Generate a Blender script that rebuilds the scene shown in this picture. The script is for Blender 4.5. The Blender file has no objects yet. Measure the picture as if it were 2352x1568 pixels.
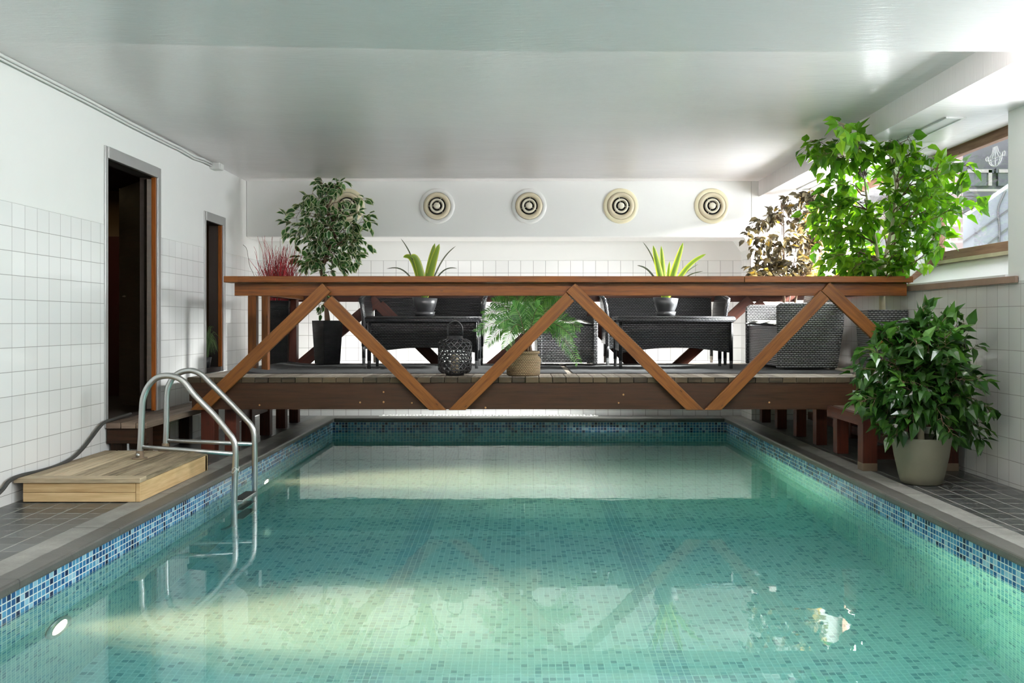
import bpy, math, random
from mathutils import Vector, Matrix, Euler
R = random.Random(7)
scn = bpy.context.scene
COL = scn.collection
pi = math.pi

# ------------------------------------------------------------------ camera
F = 2115.0; VX = 1196.0; VY = 740.0; H = 1.12
cam_d = bpy.data.cameras.new('camera'); cam = bpy.data.objects.new('camera', cam_d); COL.objects.link(cam)
cam.location = (0, 0, H); cam.rotation_euler = (pi/2, 0, 0)
cam_d.sensor_width = 36.0; cam_d.lens = F/2352*36.0
cam_d.shift_x = -(VX-1176)/2352; cam_d.shift_y = (VY-784)/2352
cam_d.clip_start = 0.05; cam_d.clip_end = 200
scn.camera = cam

# ------------------------------------------------------------------ world, exposure
scn.view_settings.view_transform = 'Standard'; scn.view_settings.look = 'None'
scn.view_settings.gamma = 1.0; scn.view_settings.use_curve_mapping = False
scn.view_settings.exposure = 0.18
w = bpy.data.worlds.new('world'); scn.world = w; w.use_nodes = True
bg = w.node_tree.nodes['Background']; bg.inputs[0].default_value = (0.93, 0.97, 1.0, 1); bg.inputs[1].default_value = 1.0
# overcast sky: brightest overhead, dimmer ground below the horizon
_wt = w.node_tree; _g = _wt.nodes.new('ShaderNodeTexCoord'); _s = _wt.nodes.new('ShaderNodeSeparateXYZ'); _r = _wt.nodes.new('ShaderNodeMapRange')
_wt.links.new(_g.outputs['Generated'], _s.inputs[0]); _wt.links.new(_s.outputs[2], _r.inputs[0])
_r.inputs[1].default_value = -0.05; _r.inputs[2].default_value = 0.8; _r.inputs[3].default_value = 3.5; _r.inputs[4].default_value = 12.0
_wt.links.new(_r.outputs[0], bg.inputs[1])
cy = scn.cycles
cy.max_bounces = 12; cy.diffuse_bounces = 5; cy.glossy_bounces = 4; cy.transmission_bounces = 8; cy.transparent_max_bounces = 12
cy.volume_bounces = 1
cy.caustics_reflective = False; cy.caustics_refractive = True; cy.blur_glossy = 0.5
cy.sample_clamp_indirect = 6.0
cy.use_denoising = True

def area(name, loc, rot, sx, sy, power, color=(1, 1, 1), portal=False, spread=180):
    l = bpy.data.lights.new(name, 'AREA'); l.shape = 'RECTANGLE'; l.size = sx; l.size_y = sy
    l.energy = power; l.color = color; l.spread = math.radians(spread)
    l.cycles.is_portal = portal
    o = bpy.data.objects.new(name, l); COL.objects.link(o); o.location = loc; o.rotation_euler = rot
    return o

# room numbers (metres; floor top z = 0, camera looks along +Y)
XL, XR = -3.15, 3.34
YN, YF, YB = -2.6, 10.57, 11.07
ZC = 2.74; ZL = 2.56          # ceiling, lowered ceiling on the right and near the camera
ZT = 1.862                    # top of the wall tiles
PL, PR, PN, PF = -2.20, 2.40, 0.7, 10.76   # pool edges
WZ = -0.16; PD = WZ-1.35
XW = 3.62                     # window plane
REC = [(0.9, 3.1), (3.75, 5.9), (6.31, 8.05), (8.35, 10.45)]   # window recesses in the right wall

# daylight portals
for a, b in REC[2:3]:
    area('window_portal', (XW+0.12, (a+b)/2, 2.11), (0, pi/2, 0), 1.0, b-a, 1, portal=True)
# strong daylight falling down through the rear window onto the back wall
def aim(o, tgt): o.rotation_euler = (Vector(tgt)-o.location).to_track_quat('-Z', 'Y').to_euler()
area('daylight', (6.0, 9.75, 3.35), (0, 0, 0), 1.2, 1.0, 1500, (1.0, 0.98, 0.95), spread=50)
aim(bpy.data.objects['daylight'], (0.9, 10.95, 0.9))
for (a, b), e_ in zip(REC, (120, 130, 0, 200)):
    if e_: area('window_daylight', (XW+0.13, (a+b)/2, 2.11), (0, pi/2, 0), 0.94, b-a-0.02, e_, (0.97, 0.98, 1.0))
# added fill strip hidden behind the deck edge, brightens the back wall
area('added_back_wall_fill', (0.1, 10.53, 0.62), (math.radians(180-32), 0, 0), 5.6, 0.05, 34, (1.0, 0.98, 0.94))
# added fill strip, unseen on the beam's far face, lifts ceiling and back wall
area('added_beam_fill', (0.3, 4.925, 2.69), (pi/2, 0, pi), 5.4, 0.09, 300, (1.0, 0.98, 0.95))
# two added fill panels overhead, out of view, brightening the hall from the front
area('added_near_fill', (-1.6, 0.6, 2.50), (0, 0, 0), 1.6, 2.6, 98, (1.0, 0.97, 0.93))
area('added_near_fill', (1.6, 0.6, 2.50), (0, 0, 0), 1.6, 2.6, 98, (1.0, 0.97, 0.93))

# ------------------------------------------------------------------ node helpers
class NT:
    def __init__(s, name):
        s.m = bpy.data.materials.new(name); s.m.use_nodes = True
        s.t = s.m.node_tree; s.t.nodes.clear()
        s.out = s.t.nodes.new('ShaderNodeOutputMaterial')
    def n(s, typ, **k):
        nd = s.t.nodes.new('ShaderNode'+typ)
        for a, v in k.items():
            if a.startswith('i_'):
                key = a[2:]; key = int(key) if key.isdigit() else key
                s.put(nd.inputs[key], v)
            else: setattr(nd, a, v)
        return nd
    def put(s, inp, v):
        if isinstance(v, bpy.types.NodeSocket): s.t.links.new(v, inp)
        elif isinstance(v, bpy.types.Node): s.t.links.new(v.outputs[0], inp)
        else:
            if isinstance(v, (tuple, list)) and len(v) == 3 and inp.type == 'RGBA': v = (*v, 1)
            inp.default_value = v
    def math(s, op, a, b=None, c=None, clamp=False):
        nd = s.t.nodes.new('ShaderNodeMath'); nd.operation = op; nd.use_clamp = clamp
        s.put(nd.inputs[0], a)
        if b is not None: s.put(nd.inputs[1], b)
        if c is not None: s.put(nd.inputs[2], c)
        return nd.outputs[0]
    def mix(s, f, a, b, blend='MIX'):
        nd = s.t.nodes.new('ShaderNodeMix'); nd.data_type = 'RGBA'; nd.blend_type = blend
        s.put(nd.inputs[0], f); s.put(nd.inputs[6], a); s.put(nd.inputs[7], b)
        return nd.outputs[2]
    def ramp(s, f, stops, interp='LINEAR'):
        nd = s.t.nodes.new('ShaderNodeValToRGB'); cr = nd.color_ramp; cr.interpolation = interp
        while len(cr.elements) < len(stops): cr.elements.new(0.5)
        for e, (p, c) in zip(cr.elements, stops):
            e.position = p; e.color = (*c, 1) if len(c) == 3 else c
        s.put(nd.inputs[0], f); return nd.outputs[0]
    def uv(s, sx=1, sy=1, sz=1):
        tc = s.n('UVMap'); mp = s.n('Mapping'); s.put(mp.inputs[0], tc.outputs[0]); mp.inputs['Scale'].default_value = (sx, sy, sz)
        return mp.outputs[0]
    def obj(s, sx=1, sy=1, sz=1):
        tc = s.n('TexCoord'); mp = s.n('Mapping'); s.put(mp.inputs[0], tc.outputs['Object']); mp.inputs['Scale'].default_value = (sx, sy, sz)
        return mp.outputs[0]
    def noise(s, vec, scale, detail=4, rough=0.55, w=None):
        nd = s.n('TexNoise'); s.put(nd.inputs['Vector'], vec); nd.inputs['Scale'].default_value = scale
        nd.inputs['Detail'].default_value = detail; nd.inputs['Roughness'].default_value = rough
        return nd.outputs[0]
    def bump(s, h, strength=0.3, dist=0.01):
        nd = s.n('Bump'); nd.inputs['Strength'].default_value = strength; nd.inputs['Distance'].default_value = dist
        s.put(nd.inputs['Height'], h); return nd.outputs[0]
    def bsdf(s, color, rough=0.5, metal=0.0, normal=None, spec=0.5, **k):
        b = s.n('BsdfPrincipled'); s.put(b.inputs['Base Color'], color); s.put(b.inputs['Roughness'], rough)
        b.inputs['Metallic'].default_value = metal; b.inputs['Specular IOR Level'].default_value = spec
        if normal is not None: s.put(b.inputs['Normal'], normal)
        for a, v in k.items(): s.put(b.inputs[a.replace('_', ' ')], v)
        return b
    def done(s, sh):
        s.t.links.new(sh.outputs[0] if isinstance(sh, bpy.types.Node) else sh, s.out.inputs[0]); return s.m

def srgb(r, g, b):
    f = lambda c: (c/255/12.92) if c/255 <= 0.04045 else ((c/255+0.055)/1.055)**2.4
    return (f(r), f(g), f(b))

def mat_plain(name, col, rough=0.5, metal=0.0, spec=0.5, var=0.0, bump=0.0, bscale=60):
    t = NT(name); c = col
    o = t.obj()
    if var: c = t.mix(t.noise(o, 4), tuple(x*(1-var) for x in col), tuple(min(1, x*(1+var)) for x in col))
    nrm = t.bump(t.noise(o, bscale), bump, 0.004) if bump else None
    return t.done(t.bsdf(c, rough, metal, nrm, spec))

def mat_tile(name, tile, grout, size=0.15, off=(0, 0), gw=0.003, rough=0.1, var=0.03, spec=0.5):
    t = NT(name); v = t.uv(); sp = t.n('SeparateXYZ'); t.put(sp.inputs[0], v)
    u = t.math('DIVIDE', t.math('ADD', sp.outputs[0], off[0]), size); q = t.math('DIVIDE', t.math('ADD', sp.outputs[1], off[1]), size)
    def edge(a):
        f = t.math('FRACT', a); return t.math('MINIMUM', f, t.math('SUBTRACT', 1.0, f))
    e = t.math('MINIMUM', edge(u), edge(q))
    g = gw/size/2
    mask = t.math('DIVIDE', t.math('SUBTRACT', e, g*0.6), g*0.8, clamp=True)
    cell = t.n('CombineXYZ', i_0=t.math('FLOOR', u), i_1=t.math('FLOOR', q))
    wn = t.n('TexWhiteNoise', i_0=cell)
    tc = t.mix(wn.outputs[0], tuple(c*(1-var) for c in tile), tuple(min(1, c*(1+var)) for c in tile))
    col = t.mix(mask, grout, tc)
    # each tile sits at a slightly different angle
    nz = t.noise(t.obj(), 3.0, 2)
    hgt = t.math('ADD', t.math('MULTIPLY', mask, 0.5), t.math('MULTIPLY', nz, 0.8))
    r = t.math('ADD', rough, t.math('MULTIPLY', t.math('SUBTRACT', 1.0, mask), 0.5))
    return t.done(t.bsdf(col, r, 0, t.bump(hgt, 0.25, 0.004), spec))

def mat_mosaic(name, stops, grout, pu=0.036, pv=0.031, gw=0.16, rough=0.15, rowvar=0.0, lanes=False):
    t = NT(name); v = t.uv(); sp = t.n('SeparateXYZ'); t.put(sp.inputs[0], v)
    u = t.math('DIVIDE', sp.outputs[0], pu); q = t.math('DIVIDE', sp.outputs[1], pv)
    def edge(a):
        f = t.math('FRACT', a); return t.math('MINIMUM', f, t.math('SUBTRACT', 1.0, f))
    e = t.math('MINIMUM', edge(u), edge(q))
    mask = t.math('DIVIDE', t.math('SUBTRACT', e, gw/2*0.75), gw/2*0.5, clamp=True)
    cell = t.n('CombineXYZ', i_0=t.math('FLOOR', u), i_1=t.math('FLOOR', q))
    wn = t.n('TexWhiteNoise', i_0=cell).outputs[0]
    if rowvar:
        big = t.noise(v, 0.9, 3)
        row = t.n('TexWhiteNoise', i_0=t.n('CombineXYZ', i_0=t.math('FLOOR', q), i_1=3.0)).outputs[0]
        wn = t.math('SUBTRACT', wn, t.math('MULTIPLY', t.math('MULTIPLY', row, big), rowvar))
    c = t.ramp(wn, stops, 'CONSTANT')
    gn = t.noise(v, 150, 2)
    c = t.mix(t.math('MULTIPLY', gn, 0.35), c, tuple(x*0.5 for x in stops[-1][1]), 'MULTIPLY')
    if lanes:
        for X0 in (-0.78, 0.78):
            lm = t.math('LESS_THAN', t.math('ABSOLUTE', t.math('SUBTRACT', sp.outputs[0], X0)), 0.09)
            lm = t.math('MULTIPLY', lm, t.math('GREATER_THAN', t.n('TexWhiteNoise', i_0=cell).outputs[0], 0.35))
            c = t.mix(t.math('MULTIPLY', lm, 0.75), c, (0.07, 0.27, 0.42))
    col = t.mix(mask, grout, c)
    return t.done(t.bsdf(col, rough, 0, t.bump(mask, 0.3, 0.002), 0.5))

def mat_wood(name, dark, light, rough=0.45, grain=1.0, var=0.25, knots=True, ends=None, spec=0.25):
    t = NT(name)
    rnd = t.n('NewGeometry').outputs['Random Per Island']
    tc = t.n('UVMap'); off = t.n('CombineXYZ', i_0=t.math('MULTIPLY', rnd, 13.7), i_1=t.math('MULTIPLY', rnd, 7.1))
    va = t.n('VectorMath', operation='ADD'); t.put(va.inputs[0], tc.outputs[0]); t.put(va.inputs[1], off)
    mp = t.n('Mapping'); t.put(mp.inputs[0], va.outputs[0]); mp.inputs['Scale'].default_value = (1.1, 18*grain, 1)
    g1 = t.noise(mp.outputs[0], 2.2, 5, 0.6)
    mp2 = t.n('Mapping'); t.put(mp2.inputs[0], va.outputs[0]); mp2.inputs['Scale'].default_value = (4, 90*grain, 1)
    g2 = t.noise(mp2.outputs[0], 2.0, 3, 0.6)
    f = t.math('ADD', t.math('MULTIPLY', g1, 0.75), t.math('MULTIPLY', g2, 0.35))
    f = t.math('ADD', f, t.math('MULTIPLY', t.math('SUBTRACT', rnd, 0.5), var))
    col = t.ramp(f, [(0.3, dark), (0.75, light)])
    if knots:
        vo = t.n('TexVoronoi'); mp3 = t.n('Mapping'); t.put(mp3.inputs[0], va.outputs[0]); mp3.inputs['Scale'].default_value = (1.6, 4.5, 1)
        t.put(vo.inputs['Vector'], mp3.outputs[0]); vo.inputs['Scale'].default_value = 1.3
        k = t.math('LESS_THAN', vo.outputs['Distance'], 0.045)
        col = t.mix(t.math('MULTIPLY', k, 0.6), col, tuple(min(1, c*0.35) for c in dark))
    return t.done(t.bsdf(col, rough, 0, t.bump(f, 0.25, 0.003), spec))

def mat_wicker(name, base, gap, su=0.03, sv=0.018, rough=0.28, bs=1.0):
    t = NT(name); v = t.uv()
    b = t.n('TexBrick', offset=0.5, offset_frequency=2)
    t.put(b.inputs['Vector'], v)
    for k, x in (('Scale', 1.0), ('Mortar Size', 0.0052), ('Mortar Smooth', 0.6), ('Bias', 0.0), ('Brick Width', su), ('Row Height', sv)): b.inputs[k].default_value = x
    b.inputs['Color1'].default_value = (*base, 1); b.inputs['Color2'].default_value = (*[c*0.75 for c in base], 1); b.inputs['Mortar'].default_value = (*gap, 1)
    # strands bulge between the crossings
    sp = t.n('SeparateXYZ'); t.put(sp.inputs[0], v)
    wv = t.math('ABSOLUTE', t.math('SINE', t.math('MULTIPLY', sp.outputs[1], pi/sv)))
    h = t.math('ADD', t.math('MULTIPLY', t.math('SUBTRACT', 1.0, b.outputs['Fac']), 0.7), t.math('MULTIPLY', wv, 0.5))
    return t.done(t.bsdf(b.outputs['Color'], rough, 0, t.bump(h, bs, 0.006), 0.5))

def mat_leaf(name, stops, trans=0.4, rough=0.35, rim=None, tcol=None):
    t = NT(name)
    rnd = t.n('NewGeometry').outputs['Random Per Island']
    c = t.ramp(rnd, stops)
    if rim:
        at = t.n('Attribute', attribute_name='rim')
        c = t.mix(t.math('GREATER_THAN', at.outputs['Fac'], 0.66), c, rim)
    b = t.bsdf(c, rough, 0, None, 0.5)
    tr = t.n('BsdfTranslucent'); t.put(tr.inputs[0], t.mix(1.0, c, tcol or (1.6, 1.8, 0.5), 'MULTIPLY') )
    ms = t.n('MixShader'); ms.inputs[0].default_value = trans
    t.put(ms.inputs[1], b); t.put(ms.inputs[2], tr)
    return t.done(ms)

M = {}
M['paint'] = mat_plain('white_wall_paint', (0.80, 0.80, 0.78), 0.5, var=0.02, bump=0.08, bscale=25)
def _ceil():
    t = NT('glossy_white_ceiling_paint')
    o = t.obj(1.0, 2.2, 1); n1 = t.noise(o, 1.3, 4); n2 = t.noise(t.obj(3, 14, 1), 3, 3); n3 = t.noise(t.obj(), 120, 2)
    h = t.math('ADD', t.math('ADD', t.math('MULTIPLY', n1, 1.0), t.math('MULTIPLY', n2, 0.28)), t.math('MULTIPLY', n3, 0.02))
    c = t.mix(n1, (0.76, 0.725, 0.725), (0.81, 0.775, 0.775))
    return t.done(t.bsdf(c, 0.27, 0, t.bump(h, 0.35, 0.02), 0.5))
M['ceil'] = _ceil()
M['tile'] = mat_tile('white_wall_tile', (0.80, 0.80, 0.79), (0.25, 0.24, 0.23), off=(0.0, 0.15*13-ZT), gw=0.0034)
M['tile_back'] = mat_tile('white_wall_tile_back', (0.82, 0.82, 0.81), (0.2, 0.19, 0.18), off=(0.0, 0.15*13-ZT), gw=0.0040)
M['tile_r_shaded'] = mat_tile('white_wall_tile_right_shaded', (0.64, 0.635, 0.61), (0.2, 0.18, 0.16), off=(0.0, 0.15*13-1.378-0.45), gw=0.0034)  # same white tile made darker: the right wall's shade put into the colour
M['floor'] = mat_tile('slate_floor_tile', (0.060, 0.064, 0.064), (0.26, 0.26, 0.24), size=0.15, gw=0.009, rough=0.32, var=0.35)
def _cop():
    t = NT('stone_coping'); v = t.obj(); n = t.noise(v, 6, 6, 0.65); n2 = t.noise(v, 90, 3)
    c = t.ramp(n, [(0.3, (0.20, 0.195, 0.18)), (0.7, (0.34, 0.335, 0.31))])
    c = t.mix(t.math('MULTIPLY', n2, 0.5), c, (0.12, 0.12, 0.11))
    sp = t.n('SeparateXYZ'); t.put(sp.inputs[0], v)
    # wet inner strip
    ax = t.math('SUBTRACT', sp.outputs[0], (PL+PR)/2)
    d = t.math('SUBTRACT', t.math('ABSOLUTE', ax), (PR-PL)/2)
    wet = t.math('LESS_THAN', t.math('ADD', d, t.math('MULTIPLY', n, 0.03)), 0.105)
    c = t.mix(t.math('MULTIPLY', wet, 0.72), c, (0.035, 0.033, 0.03))
    fr = t.math('FRACT', t.math('DIVIDE', sp.outputs[1], 1.0)); j = t.math('LESS_THAN', fr, 0.008)
    c = t.mix(j, c, (0.03, 0.03, 0.03))
    return t.done(t.bsdf(c, t.math('SUBTRACT', 0.6, t.math('MULTIPLY', wet, 0.2)), 0, t.bump(n2, 0.3, 0.003), 0.4))
M['coping'] = _cop()
M['mos_band'] = mat_mosaic('blue_mosaic_band', [(0, (0.01, 0.02, 0.08)), (0.14, (0.02, 0.09, 0.24)), (0.45, (0.04, 0.18, 0.37)), (0.70, (0.09, 0.29, 0.48)), (0.88, (0.28, 0.50, 0.64))], (0.62, 0.68, 0.66))
M['mos_pool'] = mat_mosaic('aqua_mosaic', [(0, (0.05, 0.20, 0.30)), (0.10, (0.14, 0.40, 0.48)), (0.30, (0.22, 0.50, 0.52)), (0.62, (0.32, 0.60, 0.57))], (0.55, 0.80, 0.68), gw=0.17)
M['mos_floor'] = mat_mosaic('aqua_mosaic_floor', [(-0.0, (0.05, 0.22, 0.34)), (0.06, (0.17, 0.44, 0.52)), (0.14, (0.36, 0.62, 0.66)), (0.55, (0.42, 0.67, 0.70))], (0.52, 0.78, 0.78), pu=0.036, pv=0.036, gw=0.15, rowvar=0.35, lanes=True)
M['wood_rail'] = mat_wood('stained_rail_wood', srgb(60, 30, 8), srgb(120, 70, 24), 0.36)
M['wood_brace'] = mat_wood('stained_brace_wood', srgb(70, 38, 12), srgb(130, 82, 34), 0.4)
M['wood_beam'] = mat_wood('dark_beam_wood', srgb(24, 13, 6), srgb(54, 34, 18), 0.5, spec=0.2)
M['wood_post'] = mat_wood('red_brown_post_wood', srgb(38, 14, 8), srgb(76, 34, 18), 0.5)
M['wood_deck'] = mat_wood('weathered_deck_wood', srgb(96, 86, 76), srgb(168, 158, 146), 0.6, var=0.3)
M['wood_deck_end'] = mat_wood('mossy_plank_end_wood', srgb(30, 26, 18), srgb(68, 58, 40), 0.8, var=0.4, knots=False)
M['wood_land'] = mat_wood('dark_landing_wood', srgb(62, 50, 42), srgb(128, 112, 98), 0.6, var=0.3)
M['wood_pale'] = mat_wood('pale_step_wood', srgb(176, 142, 96), srgb(222, 194, 148), 0.55, var=0.2)
M['wood_pale_top'] = mat_wood('weathered_step_wood', srgb(92, 80, 62), srgb(200, 182, 152), 0.6, var=0.4)
M['door_wood'] = mat_wood('dark_door_wood', srgb(28, 22, 12), srgb(56, 44, 28), 0.5, knots=False)
M['door_edge'] = mat_wood('orange_brown_jamb_wood', srgb(90, 44, 14), srgb(160, 92, 40), 0.4)
M['door_red'] = mat_plain('dark_red_door', (0.05, 0.008, 0.006), 0.35)
M['win_wood'] = mat_wood('worn_window_wood', srgb(104, 70, 52), srgb(160, 126, 106), 0.6)
M['sill_stone'] = mat_plain('rusty_sill_edge', (0.22, 0.15, 0.11), 0.7, var=0.35, bump=0.4)
M['steel'] = mat_plain('brushed_steel', (0.55, 0.56, 0.55), 0.28, 1.0, var=0.08)
M['steel_frame'] = mat_plain('grey_steel_frame', (0.50, 0.50, 0.50), 0.35, 0.6, var=0.15)
M['rust'] = mat_plain('rusty_bracket', (0.20, 0.15, 0.10), 0.5, 0.6, var=0.4)
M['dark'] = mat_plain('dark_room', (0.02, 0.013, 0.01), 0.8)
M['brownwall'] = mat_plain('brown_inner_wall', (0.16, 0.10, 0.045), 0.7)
M['beige'] = mat_plain('beige_vent_plastic', (0.60, 0.53, 0.38), 0.4)
M['beige_light'] = mat_plain('cream_vent_plastic', (0.68, 0.64, 0.52), 0.35)
M['vent_white'] = mat_plain('white_vent_plate', (0.72, 0.72, 0.70), 0.4)
M['vent_cream'] = mat_plain('yellowed_vent_plate', (0.72, 0.66, 0.46), 0.4)
M['black'] = mat_plain('black_void', (0.003, 0.003, 0.003), 0.9)
M['wicker_black'] = mat_wicker('black_wicker', (0.028, 0.030, 0.034), (0.003, 0.003, 0.004), 0.030, 0.016)
M['wicker_grey'] = mat_wicker('dark_grey_wicker', (0.22, 0.22, 0.225), (0.008, 0.008, 0.009), 0.034, 0.018)
M['wicker_mid'] = mat_wicker('charcoal_wicker', (0.075, 0.077, 0.085), (0.004, 0.004, 0.005), 0.032, 0.017)
M['wicker_pot'] = mat_wicker('black_woven_planter', (0.022, 0.024, 0.028), (0.003, 0.003, 0.004), 0.02, 0.01)
M['metal_black'] = mat_plain('black_metal', (0.012, 0.012, 0.013), 0.35)
M['cap'] = mat_plain('silver_leg_cap', (0.75, 0.75, 0.75), 0.25, 1.0)
M['cushion_dark'] = mat_plain('charcoal_cushion', (0.045, 0.046, 0.042), 0.85, bump=0.3)
M['cushion_grey'] = mat_plain('grey_cushion', (0.22, 0.22, 0.20), 0.85, bump=0.3)
M['rug'] = mat_plain('charcoal_rug', (0.022, 0.023, 0.024), 0.95, var=0.3, bump=0.6, bscale=200)
M['pot_black'] = mat_plain('matt_black_ceramic', (0.028, 0.029, 0.032), 0.38)
M['pot_stone'] = mat_plain('speckled_stone_pot', (0.125, 0.122, 0.085), 0.7, var=0.25, bump=0.2, bscale=120)
M['soil'] = mat_plain('soil', (0.02, 0.014, 0.01), 0.95, bump=0.5)
M['basket'] = mat_wicker('seagrass_basket', (0.52, 0.38, 0.20), (0.18, 0.12, 0.06), 0.022, 0.0135, rough=0.7)
M['bark_brown'] = mat_plain('brown_bark', (0.12, 0.07, 0.04), 0.8, var=0.4, bump=0.5, bscale=40)
M['bark_pale'] = mat_plain('pale_birch_bark', (0.50, 0.45, 0.30), 0.7, var=0.25, bump=0.2, bscale=40)
M['twig_red'] = mat_plain('red_painted_twig', (0.42, 0.02, 0.03), 0.45, var=0.35)
M['twig_green'] = mat_plain('grey_twig', (0.18, 0.15, 0.12), 0.7)
M['leaf_birch'] = mat_leaf('bright_birch_leaf', [(0, (0.035, 0.11, 0.01)), (0.5, (0.09, 0.22, 0.015)), (1, (0.22, 0.38, 0.03))], 0.5, 0.3)
M['leaf_dark'] = mat_leaf('deep_green_leaf', [(0, (0.012, 0.04, 0.008)), (0.6, (0.028, 0.085, 0.014)), (1, (0.07, 0.16, 0.03))], 0.25, 0.22)
M['leaf_var'] = mat_leaf('variegated_leaf', [(0, (0.012, 0.055, 0.012)), (0.7, (0.03, 0.11, 0.02)), (1, (0.07, 0.18, 0.04))], 0.25, 0.35, rim=(0.50, 0.52, 0.40))
M['leaf_brown'] = mat_leaf('bronze_leaf', [(0, (0.05, 0.04, 0.03)), (0.6, (0.10, 0.085, 0.05)), (0.85, (0.15, 0.12, 0.07)), (1, (0.36, 0.24, 0.03))], 0.14, 0.4, tcol=(1.4, 1.2, 0.6))
M['leaf_palm'] = mat_leaf('palm_leaflet', [(0, (0.03, 0.12, 0.02)), (0.6, (0.08, 0.22, 0.05)), (1, (0.20, 0.38, 0.12))], 0.3, 0.35)
M['leaf_blade'] = mat_leaf('strap_leaf', [(0, (0.10, 0.17, 0.02)), (1, (0.20, 0.30, 0.03))], 0.35, 0.35, rim=(0.40, 0.42, 0.06))
M['leaf_thin'] = mat_leaf('thin_grey_blade', [(0, (0.05, 0.06, 0.04)), (1, (0.09, 0.10, 0.07))], 0.2, 0.5)
M['leaf_grass'] = mat_leaf('grass_blade', [(0, (0.03, 0.07, 0.02)), (1, (0.12, 0.20, 0.07))], 0.3, 0.5)
M['rubber'] = mat_plain('black_rubber', (0.03, 0.032, 0.03), 0.5)
M['white_plastic'] = mat_plain('white_plastic', (0.72, 0.72, 0.70), 0.4)
M['candle'] = mat_plain('cream_candle', (0.75, 0.62, 0.42), 0.5)
M['knot'] = mat_plain('pale_knot', srgb(150, 112, 66), 0.6)
M['string'] = mat_plain('white_string', (0.8, 0.8, 0.78), 0.7)
M['grate'] = mat_plain('white_drain_grate', (0.75, 0.75, 0.74), 0.4)
M['sill_white'] = mat_plain('white_sill_paint', (0.80, 0.79, 0.80), 0.35, var=0.03, bump=0.1)
M['peel'] = mat_plain('peeling_cream_paint', (0.66, 0.58, 0.42), 0.8, var=0.4, bump=0.6, bscale=50)

def _emit(name, col, st):
    t = NT(name); e = t.n('Emission'); e.inputs[0].default_value = (*col, 1); e.inputs[1].default_value = st
    return t.done(e)
M['lamp'] = _emit('underwater_lamp_lens', (1.0, 0.80, 0.50), 60)
def _pane():
    t = NT('window_glass'); bf = t.n('NewGeometry').outputs['Backfacing']
    fr = t.n('Fresnel'); t.put(fr.inputs[0], t.math('ADD', 1.45, t.math('MULTIPLY', bf, 1/1.45-1.45)))
    g = t.n('BsdfGlossy'); g.inputs['Roughness'].default_value = 0.0
    tr = t.n('BsdfTransparent'); tr.inputs[0].default_value = (0.95, 0.97, 0.97, 1)
    m = t.n('MixShader'); t.put(m.inputs[0], fr); t.put(m.inputs[1], tr); t.put(m.inputs[2], g)
    return t.done(m)
M['pane'] = _pane()
def _water():
    t = NT('pool_water')
    v = t.obj(1, 1.6, 1); n1 = t.noise(v, 1.6, 3); n2 = t.noise(v, 9, 2)
    h = t.math('ADD', n1, t.math('MULTIPLY', n2, 0.06))
    b = t.bsdf((1, 1, 1), 0.0, 0, t.bump(h, 0.10, 0.010), 0.5)
    b.inputs['IOR'].default_value = 1.333; b.inputs['Transmission Weight'].default_value = 1.0
    ab = t.n('VolumeAbsorption'); ab.inputs[0].default_value = (0.08, 0.79, 0.86, 1); ab.inputs[1].default_value = 0.34
    sc = t.n('VolumeScatter'); sc.inputs[0].default_value = (0.75, 1.0, 0.98, 1); sc.inputs[1].default_value = 0.22
    sc.inputs['Anisotropy'].default_value = 0.3
    ad = t.n('AddShader'); t.put(ad.inputs[0], ab); t.put(ad.inputs[1], sc)
    t.t.links.new(ad.outputs[0], t.out.inputs['Volume'])
    return t.done(b)
M['water'] = _water()

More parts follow.
